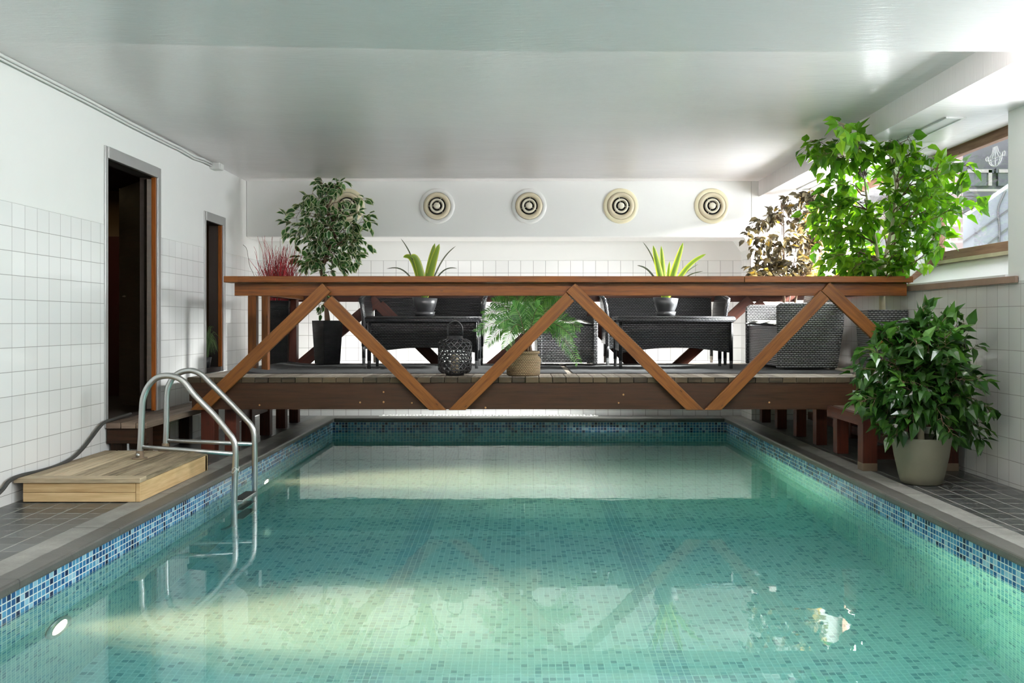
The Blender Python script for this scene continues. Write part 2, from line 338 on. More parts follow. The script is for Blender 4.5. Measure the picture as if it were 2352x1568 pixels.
# ------------------------------------------------------------------ mesh helpers
class MB:
    def __init__(s):
        s.v = []; s.f = []; s.uv = []; s.mi = []; s.sm = []; s.attr = []
    def add(s, vs, fs, uvs=None, mi=0, smooth=False, attr=None):
        b = len(s.v); s.v += [tuple(p) for p in vs]
        s.attr += (attr if attr else [0.0]*len(vs))
        for k, f in enumerate(fs):
            s.f.append(tuple(b+i for i in f)); s.uv.append(uvs[k] if uvs else None)
            s.mi.append(mi); s.sm.append(smooth)
        return s
    def quad(s, a, b, c, d, mi=0): return s.add([a, b, c, d], [(0, 1, 2, 3)], mi=mi)
    def box(s, x0, x1, y0, y1, z0, z1, mi=0, grain=None):
        vs = [(x, y, z) for z in (z0, z1) for y in (y0, y1) for x in (x0, x1)]
        fs = [(0, 2, 3, 1), (4, 5, 7, 6), (0, 1, 5, 4), (2, 6, 7, 3), (0, 4, 6, 2), (1, 3, 7, 5)]
        uvs = None
        if grain is not None:
            uvs = []
            for f in fs:
                ps = [vs[i] for i in f]
                sp = [max(p[a] for p in ps)-min(p[a] for p in ps) for a in range(3)]
                nax = sp.index(min(sp)); oth = [a for a in range(3) if a != nax]
                if grain in oth: la = grain; wa = [a for a in oth if a != grain][0]
                else: la, wa = oth
                uvs.append([(p[la], p[wa]) for p in ps])
        return s.add(vs, fs, uvs, mi)
    def board(s, p0, p1, wid, thk, up=(0, 0, 1), mi=0):
        """box from p0 to p1; wid along 'up' made square to the length, thk across"""
        p0 = Vector(p0); p1 = Vector(p1); d = (p1-p0); L = d.length; d.normalize()
        upv = Vector(up); sd = d.cross(upv).normalized(); u = sd.cross(d).normalized()
        vs = []
        for e in (p0, p1):
            for a, b in ((-1, -1), (1, -1), (1, 1), (-1, 1)): vs.append(e+sd*a*thk/2+u*b*wid/2)
        fs = [(0, 3, 2, 1), (4, 5, 6, 7), (0, 1, 5, 4), (1, 2, 6, 5), (2, 3, 7, 6), (3, 0, 4, 7)]
        uvs = [[(0, 0), (0, wid), (thk, wid), (thk, 0)]]*2
        for k in range(4):
            wd = thk if k % 2 == 0 else wid; o = k*0.31
            uvs.append([(0, o), (0, o+wd), (L, o+wd), (L, o)])
        return s.add(vs, fs, uvs, mi)
    def poly_prism(s, pts, axis, a0, a1, mi=0):
        """pts: 2D outline; axis 0/1/2 = extrusion axis"""
        def mk(p, a):
            if axis == 0: return (a, p[0], p[1])
            if axis == 1: return (p[0], a, p[1])
            return (p[0], p[1], a)
        n = len(pts); vs = [mk(p, a0) for p in pts]+[mk(p, a1) for p in pts]
        fs = [tuple(range(n))[::-1], tuple(range(n, 2*n))]+[(i, (i+1) % n, n+(i+1) % n, n+i) for i in range(n)]
        return s.add(vs, fs, mi=mi)
    def tube(s, pts, r, seg=10, mi=0, caps=True, closed=False):
        pts = [Vector(p) for p in pts]; n = len(pts)
        rs = r if isinstance(r, (list, tuple)) else [r]*n
        vs = []; us = []; L = 0
        prev = None
        for i, p in enumerate(pts):
            if closed: t = (pts[(i+1) % n]-pts[i-1])
            else: t = pts[min(i+1, n-1)]-pts[max(i-1, 0)]
            if t.length < 1e-9: t = Vector((0, 0, 1))
            t.normalize()
            if prev is None:
                a = Vector((0, 0, 1)) if abs(t.z) < 0.9 else Vector((1, 0, 0))
                nrm = t.cross(a).normalized()
            else:
                nrm = (prev-t*prev.dot(t))
                nrm = nrm.normalized() if nrm.length > 1e-6 else t.orthogonal().normalized()
            prev = nrm; bn = t.cross(nrm)
            if i: L += (pts[i]-pts[i-1]).length
            us.append(L)
            for k in range(seg):
                a = 2*pi*k/seg; vs.append(p+(nrm*math.cos(a)+bn*math.sin(a))*rs[i])
        fs = []; uvs = []
        for i in range(n if closed else n-1):
            j = (i+1) % n
            for k in range(seg):
                k2 = (k+1) % seg
                fs.append((i*seg+k, i*seg+k2, j*seg+k2, j*seg+k))
                c = 2*pi*rs[i]
                uvs.append([(us[i], c*k/seg), (us[i], c*(k+1)/seg), (us[j], c*(k+1)/seg), (us[j], c*k/seg)])
        if caps and not closed:
            fs.append(tuple(range(seg))[::-1]); uvs.append([(0, 0)]*seg)
            fs.append(tuple((n-1)*seg+k for k in range(seg))); uvs.append([(0, 0)]*seg)
        return s.add(vs, fs, uvs, mi, True)
    def lathe(s, prof, seg=32, c=(0, 0), mi=0, axis='z', o=(0, 0, 0)):
        vs = []; fs = []; uvs = []; n = len(prof); L = [0]
        for i in range(1, n): L.append(L[-1]+math.dist(prof[i], prof[i-1]))
        for r, z in prof:
            for k in range(seg):
                a = 2*pi*k/seg
                if axis == 'z': vs.append((o[0]+r*math.cos(a), o[1]+r*math.sin(a), o[2]+z))
                elif axis == 'y': vs.append((o[0]+r*math.cos(a), o[1]+z, o[2]+r*math.sin(a)))
                else: vs.append((o[0]+z, o[1]+r*math.cos(a), o[2]+r*math.sin(a)))
        R0 = max(p[0] for p in prof)
        for i in range(n-1):
            for k in range(seg):
                k2 = (k+1) % seg
                fs.append((i*seg+k, i*seg+k2, (i+1)*seg+k2, (i+1)*seg+k))
                c0 = 2*pi*R0*k/seg; c1 = 2*pi*R0*(k+1)/seg
                uvs.append([(c0, L[i]), (c1, L[i]), (c1, L[i+1]), (c0, L[i+1])])
        return s.add(vs, fs, uvs, mi, True)
    def build(s, name, mats, parent=None, bevel=0, loc=None, flip=False):
        me = bpy.data.meshes.new(name)
        me.from_pydata(s.v, [], s.f)
        if not isinstance(mats, (list, tuple)): mats = [mats]
        for m in mats: me.materials.append(M[m] if isinstance(m, str) else m)
        uvl = me.uv_layers.new(name='UVMap')
        li = 0; data = [0.0]*(2*len(me.loops))
        for p, uv, mi, sm in zip(me.polygons, s.uv, s.mi, s.sm):
            p.material_index = mi; p.use_smooth = sm
            if uv is None:
                n = p.normal; ax = max(range(3), key=lambda a: abs(n[a]))
                ii = (1, 2) if ax == 0 else ((0, 2) if ax == 1 else (0, 1))
            for k, l in enumerate(p.loop_indices):
                if uv is None:
                    co = s.v[me.loops[l].vertex_index]; data[2*l] = co[ii[0]]; data[2*l+1] = co[ii[1]]
                else: data[2*l], data[2*l+1] = uv[k]
        uvl.data.foreach_set('uv', data)
        if any(s.attr):
            at = me.attributes.new('rim', 'FLOAT', 'POINT'); at.data.foreach_set('value', s.attr)
        me.update()
        o = bpy.data.objects.new(name, me); COL.objects.link(o)
        if parent: o.parent = parent
        if loc: o.location = loc
        if bevel:
            b = o.modifiers.new('bevel', 'BEVEL'); b.width = bevel; b.segments = 2; b.limit_method = 'ANGLE'
        return o

def tag(o, label=None, cat=None, group=None, kind=None):
    if label: o['label'] = label
    if cat: o['category'] = cat
    if group: o['group'] = group
    if kind: o['kind'] = kind
    return o
def thing(name, label, cat, loc=(0, 0, 0), rz=0, group=None):
    o = bpy.data.objects.new(name, None); COL.objects.link(o); o.location = loc; o.rotation_euler = (0, 0, rz); o.empty_display_size = 0.1
    return tag(o, label, cat, group)
def struct(o): o['kind'] = 'structure'; return o
def copy_tree(o, parent=None):
    c = o.copy(); COL.objects.link(c)
    if parent is not None: c.parent = parent; c.matrix_parent_inverse = o.matrix_parent_inverse
    for ch in [x for x in bpy.data.objects if x.parent == o]: copy_tree(ch, c)
    return c
def P(x, y, Y): return Vector(((x-VX)*Y/F, Y, H-(y-VY)*Y/F))

# ================================================================== SETTING
# floor (four slabs around the pool) and coping
cw = 0.245
m = MB()
m.box(XL-0.2, PL-cw, YN-0.2, YB+0.1, -0.12, 0.0)
m.box(PR+cw, XR+0.2, YN-0.2, YB+0.1, -0.12, 0.0)
m.box(PL-cw, PR+cw, YN-0.2, PN-cw, -0.12, 0.0)
m.box(PL-cw, PR+cw, YB-0.06, YB+0.1, -0.12, 0.0)
struct(m.build('floor', 'floor'))
m = MB(); e = 0.022
def cop(x0, x1, y0, y1): m.box(x0, x1, y0, y1, -0.045, 0.004)
cop(PL-cw, PL+e, PN-cw, YB-0.06); cop(PR-e, PR+cw, PN-cw, YB-0.06); cop(PL+e, PR-e, PF-e, YB-0.06); cop(PL+e, PR-e, PN-cw, PN+e)
struct(m.build('pool_coping', 'coping', bevel=0.012))

# pool basin: inward faces with a mosaic band at the water line
m = MB(); zb = -0.20; zt = -0.03
for (a, b) in (((PL, PN), (PL, PF)), ((PL, PF), (PR, PF)), ((PR, PF), (PR, PN)), ((PR, PN), (PL, PN))):
    for z0, z1, mi in ((zb, zt, 0), (PD, zb, 1)):
        L = math.dist(a, b); o0 = a[0]+a[1]
        m.add([(a[0], a[1], z0), (b[0], b[1], z0), (b[0], b[1], z1), (a[0], a[1], z1)], [(0, 1, 2, 3)],
              [[(0, z0+0.047), (L, z0+0.047), (L, z1+0.047), (0, z1+0.047)]], mi)
m.add([(PL, PN, PD), (PR, PN, PD), (PR, PF, PD), (PL, PF, PD)], [(0, 1, 2, 3)], None, 2)
struct(m.build('pool_basin', ['mos_band', 'mos_pool', 'mos_floor']))
m = MB(); g = 0.012
m.box(PL-g, PR+g, PN-g, PF+g, PD-g, WZ)
wt = m.build('pool_water', 'water'); tag(wt, 'still turquoise water filling the tiled pool under the footbridge', 'water', kind='stuff')

# left wall with two doorways
D1 = (6.96, 8.04, 2.46, 0.36); D2 = (9.15, 9.80, 2.23, 0.655)
fw = 0.06
def wall_plane_x(m, X, y0, y1, z0, z1, flip, thick=0.14):
    """solid wall strip, inner face at X, split at the tile top"""
    sx = -thick if flip else thick
    for a, b, mi in ((z0, min(z1, ZT), 0), (max(z0, ZT), z1, 1)):
        if b-a > 1e-4: m.box(min(X, X+sx), max(X, X+sx), y0, y1, a, b, mi)
m = MB()
ys = [YN-0.2, D1[0]+0.03, D1[1]-0.03, D2[0]+0.03, D2[1]-0.03, YB+0.1]
wall_plane_x(m, XL, ys[0], ys[1], -0.1, ZC+0.1, True)
wall_plane_x(m, XL, ys[2], ys[3], -0.1, ZC+0.1, True)
wall_plane_x(m, XL, ys[4], ys[5], -0.1, ZC+0.1, True)
wall_plane_x(m, XL, ys[1], ys[2], D1[2]-0.03, ZC+0.1, True); wall_plane_x(m, XL, ys[1], ys[2], -0.1, D1[3]-0.05, True)
wall_plane_x(m, XL, ys[3], ys[4], D2[2]-0.03, ZC+0.1, True); wall_plane_x(m, XL, ys[3], ys[4], -0.1, D2[3]-0.05, True)
struct(m.build('wall_left', ['tile', 'paint']))
# rear wall: recess, pier on the right, deep soffit above
m = MB()
m.box(XL, 2.65, YB, YB+0.15, -0.1, ZT, 0); m.box(XL, 2.65, YB, YB+0.15, ZT, ZC+0.1, 1)
m.box(2.65, XR+0.5, YF, YB+0.15, -0.1, ZT, 0); m.box(2.65, XR+0.5, YF, YB+0.15, ZT, ZC+0.1, 1)
struct(m.build('wall_back', ['tile_back', 'paint']))
m = MB()
m.poly_prism([(XL, 2.095), (2.55, 2.095), (2.65, 1.96), (2.65, ZC+0.1), (XL, ZC+0.1)], 1, YF, YB+0.02)
struct(m.build('trim_1', 'paint', bevel=0.012))
# right wall with window recesses
m = MB()
ZS = 1.44; RD = 0.5
def rw(y0, y1, z0, z1, x1=XR+0.42):
    for a, b, mi in ((z0, min(z1, 1.40), 0), (max(z0, 1.40), z1, 1)):
        if b-a > 1e-4: m.box(XR, x1, y0, y1, a, b, mi)
yy = YN-0.2
for a, b in REC:
    rw(yy, a, -0.1, ZC+0.1); rw(a, b, -0.1, ZS-0.01)
    yy = b
rw(yy, YB+0.1, -0.1, ZC+0.1)
struct(m.build('wall_right', ['tile_r_shaded', 'paint']))
# near wall behind the camera with a wide window
m = MB()
m.box(XL-0.2, XR+0.5, YN-0.2, YN, -0.1, ZT, 0); m.box(XL-0.2, XR+0.5, YN-0.2, YN, ZT, ZC+0.2, 1)
struct(m.build('wall_near', ['tile', 'paint']))
# ceiling: main slab, lowered strip on the right, lowered part near the camera
m = MB()
m.box(XL-0.2, 2.74, 4.5, YB+0.1, ZC, ZC+0.15)
struct(m.build('ceiling', 'ceil'))
m = MB()
m.box(2.73, XR+0.01, 4.85, YF+0.02, ZL, ZC+0.15)
struct(m.build('trim_2', 'ceil'))
m = MB()   # near lowered ceiling, its far edge runs up a little to the left
zl = 2.625
vs = [(XL-0.2, YN-0.2, zl), (0, YN-0.2, ZL), (XR+0.01, YN-0.2, ZL), (XL-0.2, 4.9, zl), (0, 4.9, ZL), (XR+0.01, 4.9, ZL)]
vs += [(x, y, ZC+0.2) for x, y, z in vs]
m.add(vs, [(0, 1, 4, 3), (1, 2, 5, 4), (3, 4, 10, 9), (4, 5, 11, 10), (6, 9, 10, 7), (7, 10, 11, 8), (0, 3, 9, 6), (2, 8, 11, 5), (0, 6, 7, 1), (1, 7, 8, 2)])
struct(m.build('trim_3', 'ceil'))

# window recesses: sill, head, far and near reveal, frame and pane
def window(i, a, b):
    zs = 1.626; zh = 2.589
    m = MB()
    m.poly_prism([(XR-0.02, 1.40), (XR-0.02, 1.447), (XR+0.06, 1.447), (XW+0.06, zs+0.01), (XR+0.42, zs), (XR+0.42, 1.40)], 1, a, b)
    s = m.build('trim_%d' % (i*2+2), 'sill_white'); struct(s)
    m = MB(); m.box(XR-0.03, XR-0.005, a-0.14, b+0.14, 1.385, 1.432); struct(m.build('trim_%d' % (i*2+3), 'sill_stone', bevel=0.003))
    m = MB(); m.poly_prism([(XR, ZL), (XW+0.14, zh+0.004), (XW+0.14, ZC+0.1), (XR, ZC+0.1)], 1, a-0.02, b+0.02)
    struct(m.build('ceiling', 'ceil'))
    root = bpy.data.objects.new('window_%d' % i, None); COL.objects.link(root); struct(root)
    m = MB(); x0, x1 = XW, XW+0.06
    m.box(x0, x1, a, b, zh-0.085, zh, grain=1); m.box(x0, x1, a, b, zs+0.028, zs+0.10, grain=1)
    m.box(x0, x1, a, a+0.055, zs+0.10, zh-0.085, grain=2); m.box(x0, x1, b-0.075, b, zs+0.10, zh-0.085, grain=2)
    m.box(x0-0.012, x0, a, b, zh-0.012, zh+0.004, grain=1)
    m.build('window_frame', 'win_wood', root, bevel=0.004)
    m = MB(); m.box(x0+0.006, x1-0.01, a, b, zs, zs+0.03); m.build('peeling_rail', 'peel', root)
    m = MB(); m.box(x0+0.03, x0+0.034, a+0.055, b-0.075, zs+0.10, zh-0.085); m.build('pane', 'pane', root)
    # dark skirting that follows the sill on the far reveal
    m = MB()
    m.poly_prism([(XR+0.045, 1.449), (XW, zs+0.004), (XW, zs+0.085), (XR+0.045, 1.50)], 1, b-0.012, b+0.001)
    m.build('skirting', 'win_wood', root)
for i, (a, b) in enumerate(REC): window(i+1, a, b)
# door frames and the dark rooms behind the doorways
def door_frame(n, D):
    y0, y1, zt, zb = D
    root = bpy.data.objects.new('door_%d' % n, None); COL.objects.link(root); struct(root)
    m = MB(); x0, x1 = XL-0.02, XL+0.012
    m.box(x0, x1, y0, y0+0.05, zb-0.04, zt); m.box(x0, x1, y1-0.075, y1, zb-0.04, zt); m.box(x0, x1+0.003, y0+0.05, y1-0.075, zt-0.09, zt)
    m.build('door_frame', 'steel_frame', root, bevel=0.004)
    m = MB(); m.box(XL-0.042, XL-0.004, y1-0.085, y1-0.065, zb, zt-0.09, grain=2)
    m.build('jamb', 'door_edge', root)
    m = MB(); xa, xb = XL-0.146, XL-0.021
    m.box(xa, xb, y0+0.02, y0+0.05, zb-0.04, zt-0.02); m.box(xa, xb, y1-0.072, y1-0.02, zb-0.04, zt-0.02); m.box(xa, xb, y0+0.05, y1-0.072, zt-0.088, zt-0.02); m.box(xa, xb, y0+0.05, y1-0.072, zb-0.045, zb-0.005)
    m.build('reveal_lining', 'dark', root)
    return root
d1 = door_frame(1, D1); d2 = door_frame(2, D2)
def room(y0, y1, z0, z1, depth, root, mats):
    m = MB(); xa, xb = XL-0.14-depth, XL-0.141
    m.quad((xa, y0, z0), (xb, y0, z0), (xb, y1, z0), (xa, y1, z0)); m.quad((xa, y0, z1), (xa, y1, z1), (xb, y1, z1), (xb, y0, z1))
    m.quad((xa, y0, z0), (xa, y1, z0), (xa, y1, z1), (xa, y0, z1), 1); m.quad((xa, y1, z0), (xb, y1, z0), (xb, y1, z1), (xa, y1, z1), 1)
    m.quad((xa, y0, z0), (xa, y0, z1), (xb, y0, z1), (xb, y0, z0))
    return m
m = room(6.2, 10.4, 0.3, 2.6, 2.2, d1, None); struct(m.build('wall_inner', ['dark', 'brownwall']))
area('inner_lamp', (XL-1.6, 9.6, 2.5), (0, 0, 0), 0.3, 0.3, 1.2, (1, 0.75, 0.4))
# ---- inner door leaves seen through the first doorway
t = thing('door_leaf', 'dark brown wooden door standing open inside the nearer left doorway', 'door', (XL-0.03, D1[1]-0.11, D1[3]+0.015))
p0 = Vector((-0.02, 0, 0)); p1 = Vector((-0.52, 0.60, 0))
m = MB(); m.board((p0.x, p0.y, 0.99), (p1.x, p1.y, 0.99), 1.98, 0.04, up=(0, 0, 1)); m.build('door_panel', 'door_wood', t, bevel=0.003)
m = MB(); m.tube([(p1.x+0.06, p1.y-0.10, 0.98), (p1.x+0.09, p1.y-0.14, 0.98), (p1.x+0.17, p1.y-0.20, 0.98)], 0.008, 8); m.build('door_handle', 'steel', t)
t = thing('inner_door', 'dark red panelled door at the back of the room behind the left doorway', 'door', (-4.9, 10.33, 0.3))
m = MB(); m.box(-0.45, 0.9, -0.05, 0.0, 0, 1.78); m.build('door_panel', 'door_red', t, bevel=0.004)
m = MB(); m.box(-0.16, -0.14, -0.065, -0.05, 1.15, 1.28); m.box(-0.16, -0.14, -0.065, -0.05, 1.64, 1.66); m.build('lock_plate', 'beige', t)

# ---- ceiling slot vents above the windows
def slot_vent(y0, y1, label):
    x0 = 3.05
    t = thing('ceiling_vent', label, 'vent', (x0, (y0+y1)/2, ZL), group='slot vents in the ceiling by the windows')
    h = (y1-y0)/2; m = MB()
    for a, b, c, d in ((-0.07, -0.05, -h, h), (0.05, 0.07, -h, h), (-0.05, 0.05, -h, -h+0.03), (-0.05, 0.05, h-0.03, h)): m.box(a, b, c, d, -0.012, 0.001)
    m.build('frame', 'white_plastic', t, bevel=0.002)
    m = MB(); n = int(2*h/0.02)
    for k in range(n): m.box(-0.05, 0.05, -h+0.03+k*0.02*(1-0.03/h), -h+0.038+k*0.02*(1-0.03/h), -0.006, 0.0)
    m.build('louvre', 'white_plastic', t)
    return t
slot_vent(6.45, 7.35, 'white slot vent in the lowered ceiling, the one nearest to the camera')
slot_vent(7.75, 8.65, 'white slot vent in the lowered ceiling above the tall green tree')
slot_vent(9.05, 9.95, 'white slot vent in the lowered ceiling, farthest one above the bronze-leaved tree')

# ---- cable trunking and junction box along the left wall
pts = []
for x, y, Y in ((-60, 95, 5.2), (0, 123, 5.46), (90, 170, 5.95), (200, 228, 6.60), (300, 282, 7.32), (360, 313, 7.85), (415, 340, 8.42), (445, 358, 8.75), (468, 366, 9.0), (487, 374, 9.22)):
    X = XL+0.022; Yp = F*abs(X)/(VX-x) if x < 400 else F*abs(X)/(VX-x)
    pts.append((X, Yp, min(ZC-0.012, H-(y-VY)*Yp/F)))
m = MB(); m.tube(pts, 0.012, 8)
cc = tag(m.build('cable_conduit', 'white_plastic'), 'thin white cable conduit running along the top of the left wall', 'cable')
m = MB(); m.tube([(p[0]+0.003, p[1], p[2]-0.026) for p in pts], 0.008, 8); m.build('second_cable', 'white_plastic', cc)
t = thing('junction_box', 'small white junction box at the end of the conduit under the ceiling', 'box', (XL+0.05, pts[-1][1]+0.05, ZC-0.04))
m = MB(); m.box(-0.05, 0.05, -0.06, 0.08, -0.025, 0.04); m.build('housing', 'white_plastic', t, bevel=0.006)
m = MB(); m.box(0.052, 0.056, -0.04, 0.06, -0.018, 0.03); m.build('lid', 'white_plastic', t, bevel=0.001)

# ---- black hose along the left wall
pts = [P(-40, 1160, 5.45)]
for x, y in ((0, 1130), (22, 1104), (48, 1092), (90, 1082), (130, 1070), (165, 1053), (190, 1030), (210, 1005), (226, 984), (240, 970), (262, 962), (300, 950)):
    X = XL+0.028; Y = F*abs(X)/(VX-x); pts.append(Vector((X, Y, max(0.02, H-(y-VY)*Y/F))))
pts[0] = Vector((XL+0.03, 5.25, 0.02))
def smooth_path(pts, n=6):
    out = []; pts = [Vector(p) for p in pts]
    for i in range(len(pts)-1):
        a = pts[max(i-1, 0)]; b = pts[i]; c = pts[i+1]; d = pts[min(i+2, len(pts)-1)]
        for k in range(n):
            u = k/n
            out.append(0.5*((2*b)+(c-a)*u+(2*a-5*b+4*c-d)*u*u+(3*b-a-3*c+d)*u**3))
    out.append(pts[-1]); return out
m = MB(); m.tube(smooth_path(pts), 0.0125, 10)
tag(m.build('rubber_hose', 'rubber'), 'black rubber hose running down the left tiled wall behind the pale step', 'hose')

# ---- round wall vents in the soffit
def round_vent(X, label, plate):
    t = thing('wall_vent', label, 'vent', (X, YF, H+(VY-473)/200.1), group='round air vents in a row below the ceiling')
    m = MB(); m.lathe([(0.108, 0.002), (0.200, 0.002), (0.203, -0.004), (0.200, -0.012), (0.170, -0.016), (0.158, -0.012)], 48, axis='y')
    m.build('mounting_plate', plate, t)
    m = MB(); m.lathe([(0.156, -0.004), (0.152, -0.022), (0.140, -0.032), (0.118, -0.034), (0.105, -0.024), (0.100, -0.006)], 48, axis='y')
    r = m.build('outer_ring', 'beige', t)
    m = MB(); m.lathe([(0.084, -0.010), (0.082, -0.036), (0.074, -0.046), (0.064, -0.044), (0.058, -0.028), (0.056, -0.010)], 40, axis='y')
    m.build('inner_ring', 'beige_light', t)
    m = MB(); m.lathe([(0.036, -0.008), (0.038, -0.036), (0.034, -0.045), (0.015, -0.050), (0.0, -0.051)], 32, axis='y')
    m.build('centre_disc', 'beige_light', t)
    for k, a in enumerate((200, 330, 80)):
        m = MB()
        a = math.radians(a+X*20); c, s_ = math.cos(a), math.sin(a)
        m.board((0.03*c, -0.018, 0.03*s_), (0.102*c, -0.018, 0.102*s_), 0.005, 0.012, up=(-s_, 0, c))
        m.build('spoke', 'beige_light', t)
    m = MB(); m.lathe([(0.0, -0.003), (0.12, -0.003)], 32, axis='y'); m.build('duct_opening', 'black', t)
for k, (px, pl, lb) in enumerate(((797, 'vent_cream', 'round beige air vent half hidden behind the variegated tree'),
        (1004, 'vent_white', 'round beige air vent with a white plate, above the left table plant'),
        (1215, 'vent_white', 'round beige air vent with a white plate, the middle one of the five'),
        (1426, 'vent_cream', 'round beige air vent with a yellowed plate, second from the right'),
        (1635, 'vent_cream', 'round beige air vent with a yellowed plate, rightmost next to the ceiling beam'))):
    round_vent((px-VX)/200.1, lb, pl)

# ================================================================== FOOTBRIDGE
YFB = 7.80; YRB = 10.40; ZD = 0.655
br = thing('wooden_footbridge', 'dark brown timber footbridge with zigzag truss railings spanning the pool', 'bridge', (0, 0, 0))
m = MB(); x = -2.82; k = 0
while x < 3.30:
    x1 = min(x+0.109, 3.325)
    m.box(x, x1, YFB+0.004, YRB+0.09, ZD-0.045, ZD, grain=1)
    x += 0.1145; k += 1
m.build('deck', 'wood_deck', br, bevel=0.003)
m = MB(); x = -2.82
while x < 3.30:
    x1 = min(x+0.109, 3.325); m.box(x, x1, YFB-0.012, YFB+0.003, ZD-0.046, ZD-0.0005, grain=0); x += 0.1145
m.build('plank_ends', 'wood_deck_end', br, bevel=0.003)
m = MB(); m.box(-2.785, 3.02, YFB, YFB+0.06, 0.383, ZD-0.047, grain=0)
for x, y in ((827, 924), (881, 900), (881, 923), (946, 925), (1115, 936), (1432, 906), (1421, 925), (1767, 924), (596, 930)):
    m.lathe([(0.0, -0.0012), (0.005+0.004*R.random(), -0.001), (0.009, 0.0005)], 10, axis='y', o=((x-VX)/271.2, YFB, H-(y-VY)/271.2), mi=1)
m.build('front_beam', ['wood_beam', 'knot'], br)
m = MB(); m.box(-2.745, 3.31, YRB, YRB+0.06, 0.56, ZD-0.047, grain=0); m.build('rear_beam', 'wood_beam', br, bevel=0.003)
m = MB(); m.box(-2.66, 3.3, 9.07, 9.13, 0.50, ZD-0.047, grain=0); m.build('middle_beam', 'wood_beam', br, bevel=0.003)
m = MB(); m.box(-2.815, -2.786, YFB+0.02, YRB+0.08, 0.45, ZD-0.047, grain=1); m.build('end_board', 'wood_beam', br, bevel=0.003)
def brace(pk, ft, Y, name='brace', mat='wood_brace', wd=0.145, bottom=None, xmin=None, xmax=None):
    """inclined timber from peak to foot, its lower end cut level at 'bottom'"""
    a = Vector((pk[0], pk[1])); b = Vector((ft[0], ft[1])); d = (b-a).normalized(); n = Vector((-d.y, d.x))
    h = wd/2
    c = [a+n*h, a-n*h]
    pts = []
    if bottom is not None:
        e = []
        for q in c:
            t_ = (bottom-q.y)/d.y; e.append(q+d*t_)
    else: e = [b+n*h, b-n*h]
    if xmax is not None:
        e = []
        for q in c:
            t_ = (xmax-q.x)/d.x; e.append(q+d*t_)
    o = [c[0], c[1], e[1], e[0]]
    L = (e[0]-c[0]).length; m = MB()
    vs = [(p.x, Y, p.y) for p in o]+[(p.x, Y+0.045, p.y) for p in o]
    u2 = [(0, wd), (0, 0), ((e[1]-c[1]).length, 0), (L, wd)]
    m.add(vs, [(0, 1, 2, 3), (7, 6, 5, 4), (0, 4, 5, 1), (1, 5, 6, 2), (2, 6, 7, 3), (3, 7, 4, 0)],
          [u2, u2[::-1], [(0, 0), (0, 0.045), (wd, 0.045), (wd, 0)], [(0, 0), (0, 0.045), (L, 0.045), (L, 0)], [(0, 0), (0.045, 0), (0.045, 0.1), (0, 0.1)], [(L, 0), (L, 0.045), (0, 0.045), (0, 0)]])
    o = m.build(name, mat, br, bevel=0.003); return o
def X_(x, s=271.2): return (x-VX)/s
def Z_(y, s=271.2): return H-(y-VY)/s
fb = 0.383
# front braces, axis given by (peak, foot)
for (x0, y0), (x1, y1), ov in (((751, 660), (459, 940), 0), ((753, 689), (1005, 940), 1), ((1309, 682), (1051, 940), 1), ((1311, 660), (1595, 940), 0), ((1893, 677), (1637, 940), 1)):
    brace((X_(x0, 272.5), Z_(y0, 272.5)), (X_(x1, 272.5), Z_(y1, 272.5)), YFB-0.062, bottom=fb-0.0, wd=0.102)
brace((X_(1895, 272.5), Z_(658, 272.5)), (X_(2090, 272.5), Z_(843, 272.5)), YFB-0.062, xmax=3.31, wd=0.102)
# rear truss
s2 = F/10.40
for (x0, y0), (x1, y1) in (((870, 688), (636, 884)), ((872, 700), (1058, 884)), ((1302, 694), (1076, 884)), ((1312, 694), (1498, 884)), ((1722, 688), (1506, 884)), ((1735, 694), (1900, 884))):
    brace((X_(x0, s2), Z_(y0, s2)), (X_(x1, s2), Z_(y1, s2)), YRB-0.05, name='brace', mat='wood_post', wd=0.12, bottom=0.60)
# rails
m = MB(); m.box(-2.49, 1.874, YFB-0.085, YFB+0.11, 1.455, 1.507, grain=0); m.box(1.877, 3.29, YFB-0.085, YFB+0.11, 1.455, 1.507, grain=0)
m.box(-2.49, -2.37, YFB-0.0855, YFB+0.111, 1.4545, 1.5075, grain=1)
m.build('handrail', 'wood_rail', br, bevel=0.004)
m = MB(); m.box(-2.42, 3.265, YFB-0.015, YFB+0.035, 1.345, 1.452, grain=0); m.build('rail_beam', 'wood_rail', br, bevel=0.003)
m = MB(); m.box(-2.57, 3.1, YRB-0.13, YRB+0.06, 1.455, 1.505, grain=0); m.build('handrail', 'wood_post', br, bevel=0.004)
m = MB(); m.box(-2.57, 3.1, YRB, YRB+0.05, 1.352, 1.452, grain=0); m.build('rail_beam', 'wood_post', br, bevel=0.003)
m = MB(); m.box(-2.56, -2.45, 8.74, YRB, 1.375, 1.415, grain=1); m.build('end_rail', 'wood_rail', br, bevel=0.003)
for px in (0, 1):
    m = MB(); m.box(-2.585+px*0.13, -2.505+px*0.11, 8.72, 8.80, ZD, 1.41, grain=2); m.build('post', 'wood_rail', br, bevel=0.004)
m = MB(); m.box(-2.59, -2.48, 10.18, 10.29, ZD, 1.46, grain=2); m.build('post', 'wood_post', br, bevel=0.004)
m = MB(); m.box(3.12, 3.2, YFB+0.1, YRB, 1.37, 1.42, grain=1); m.build('end_rail', 'wood_post', br, bevel=0.003)
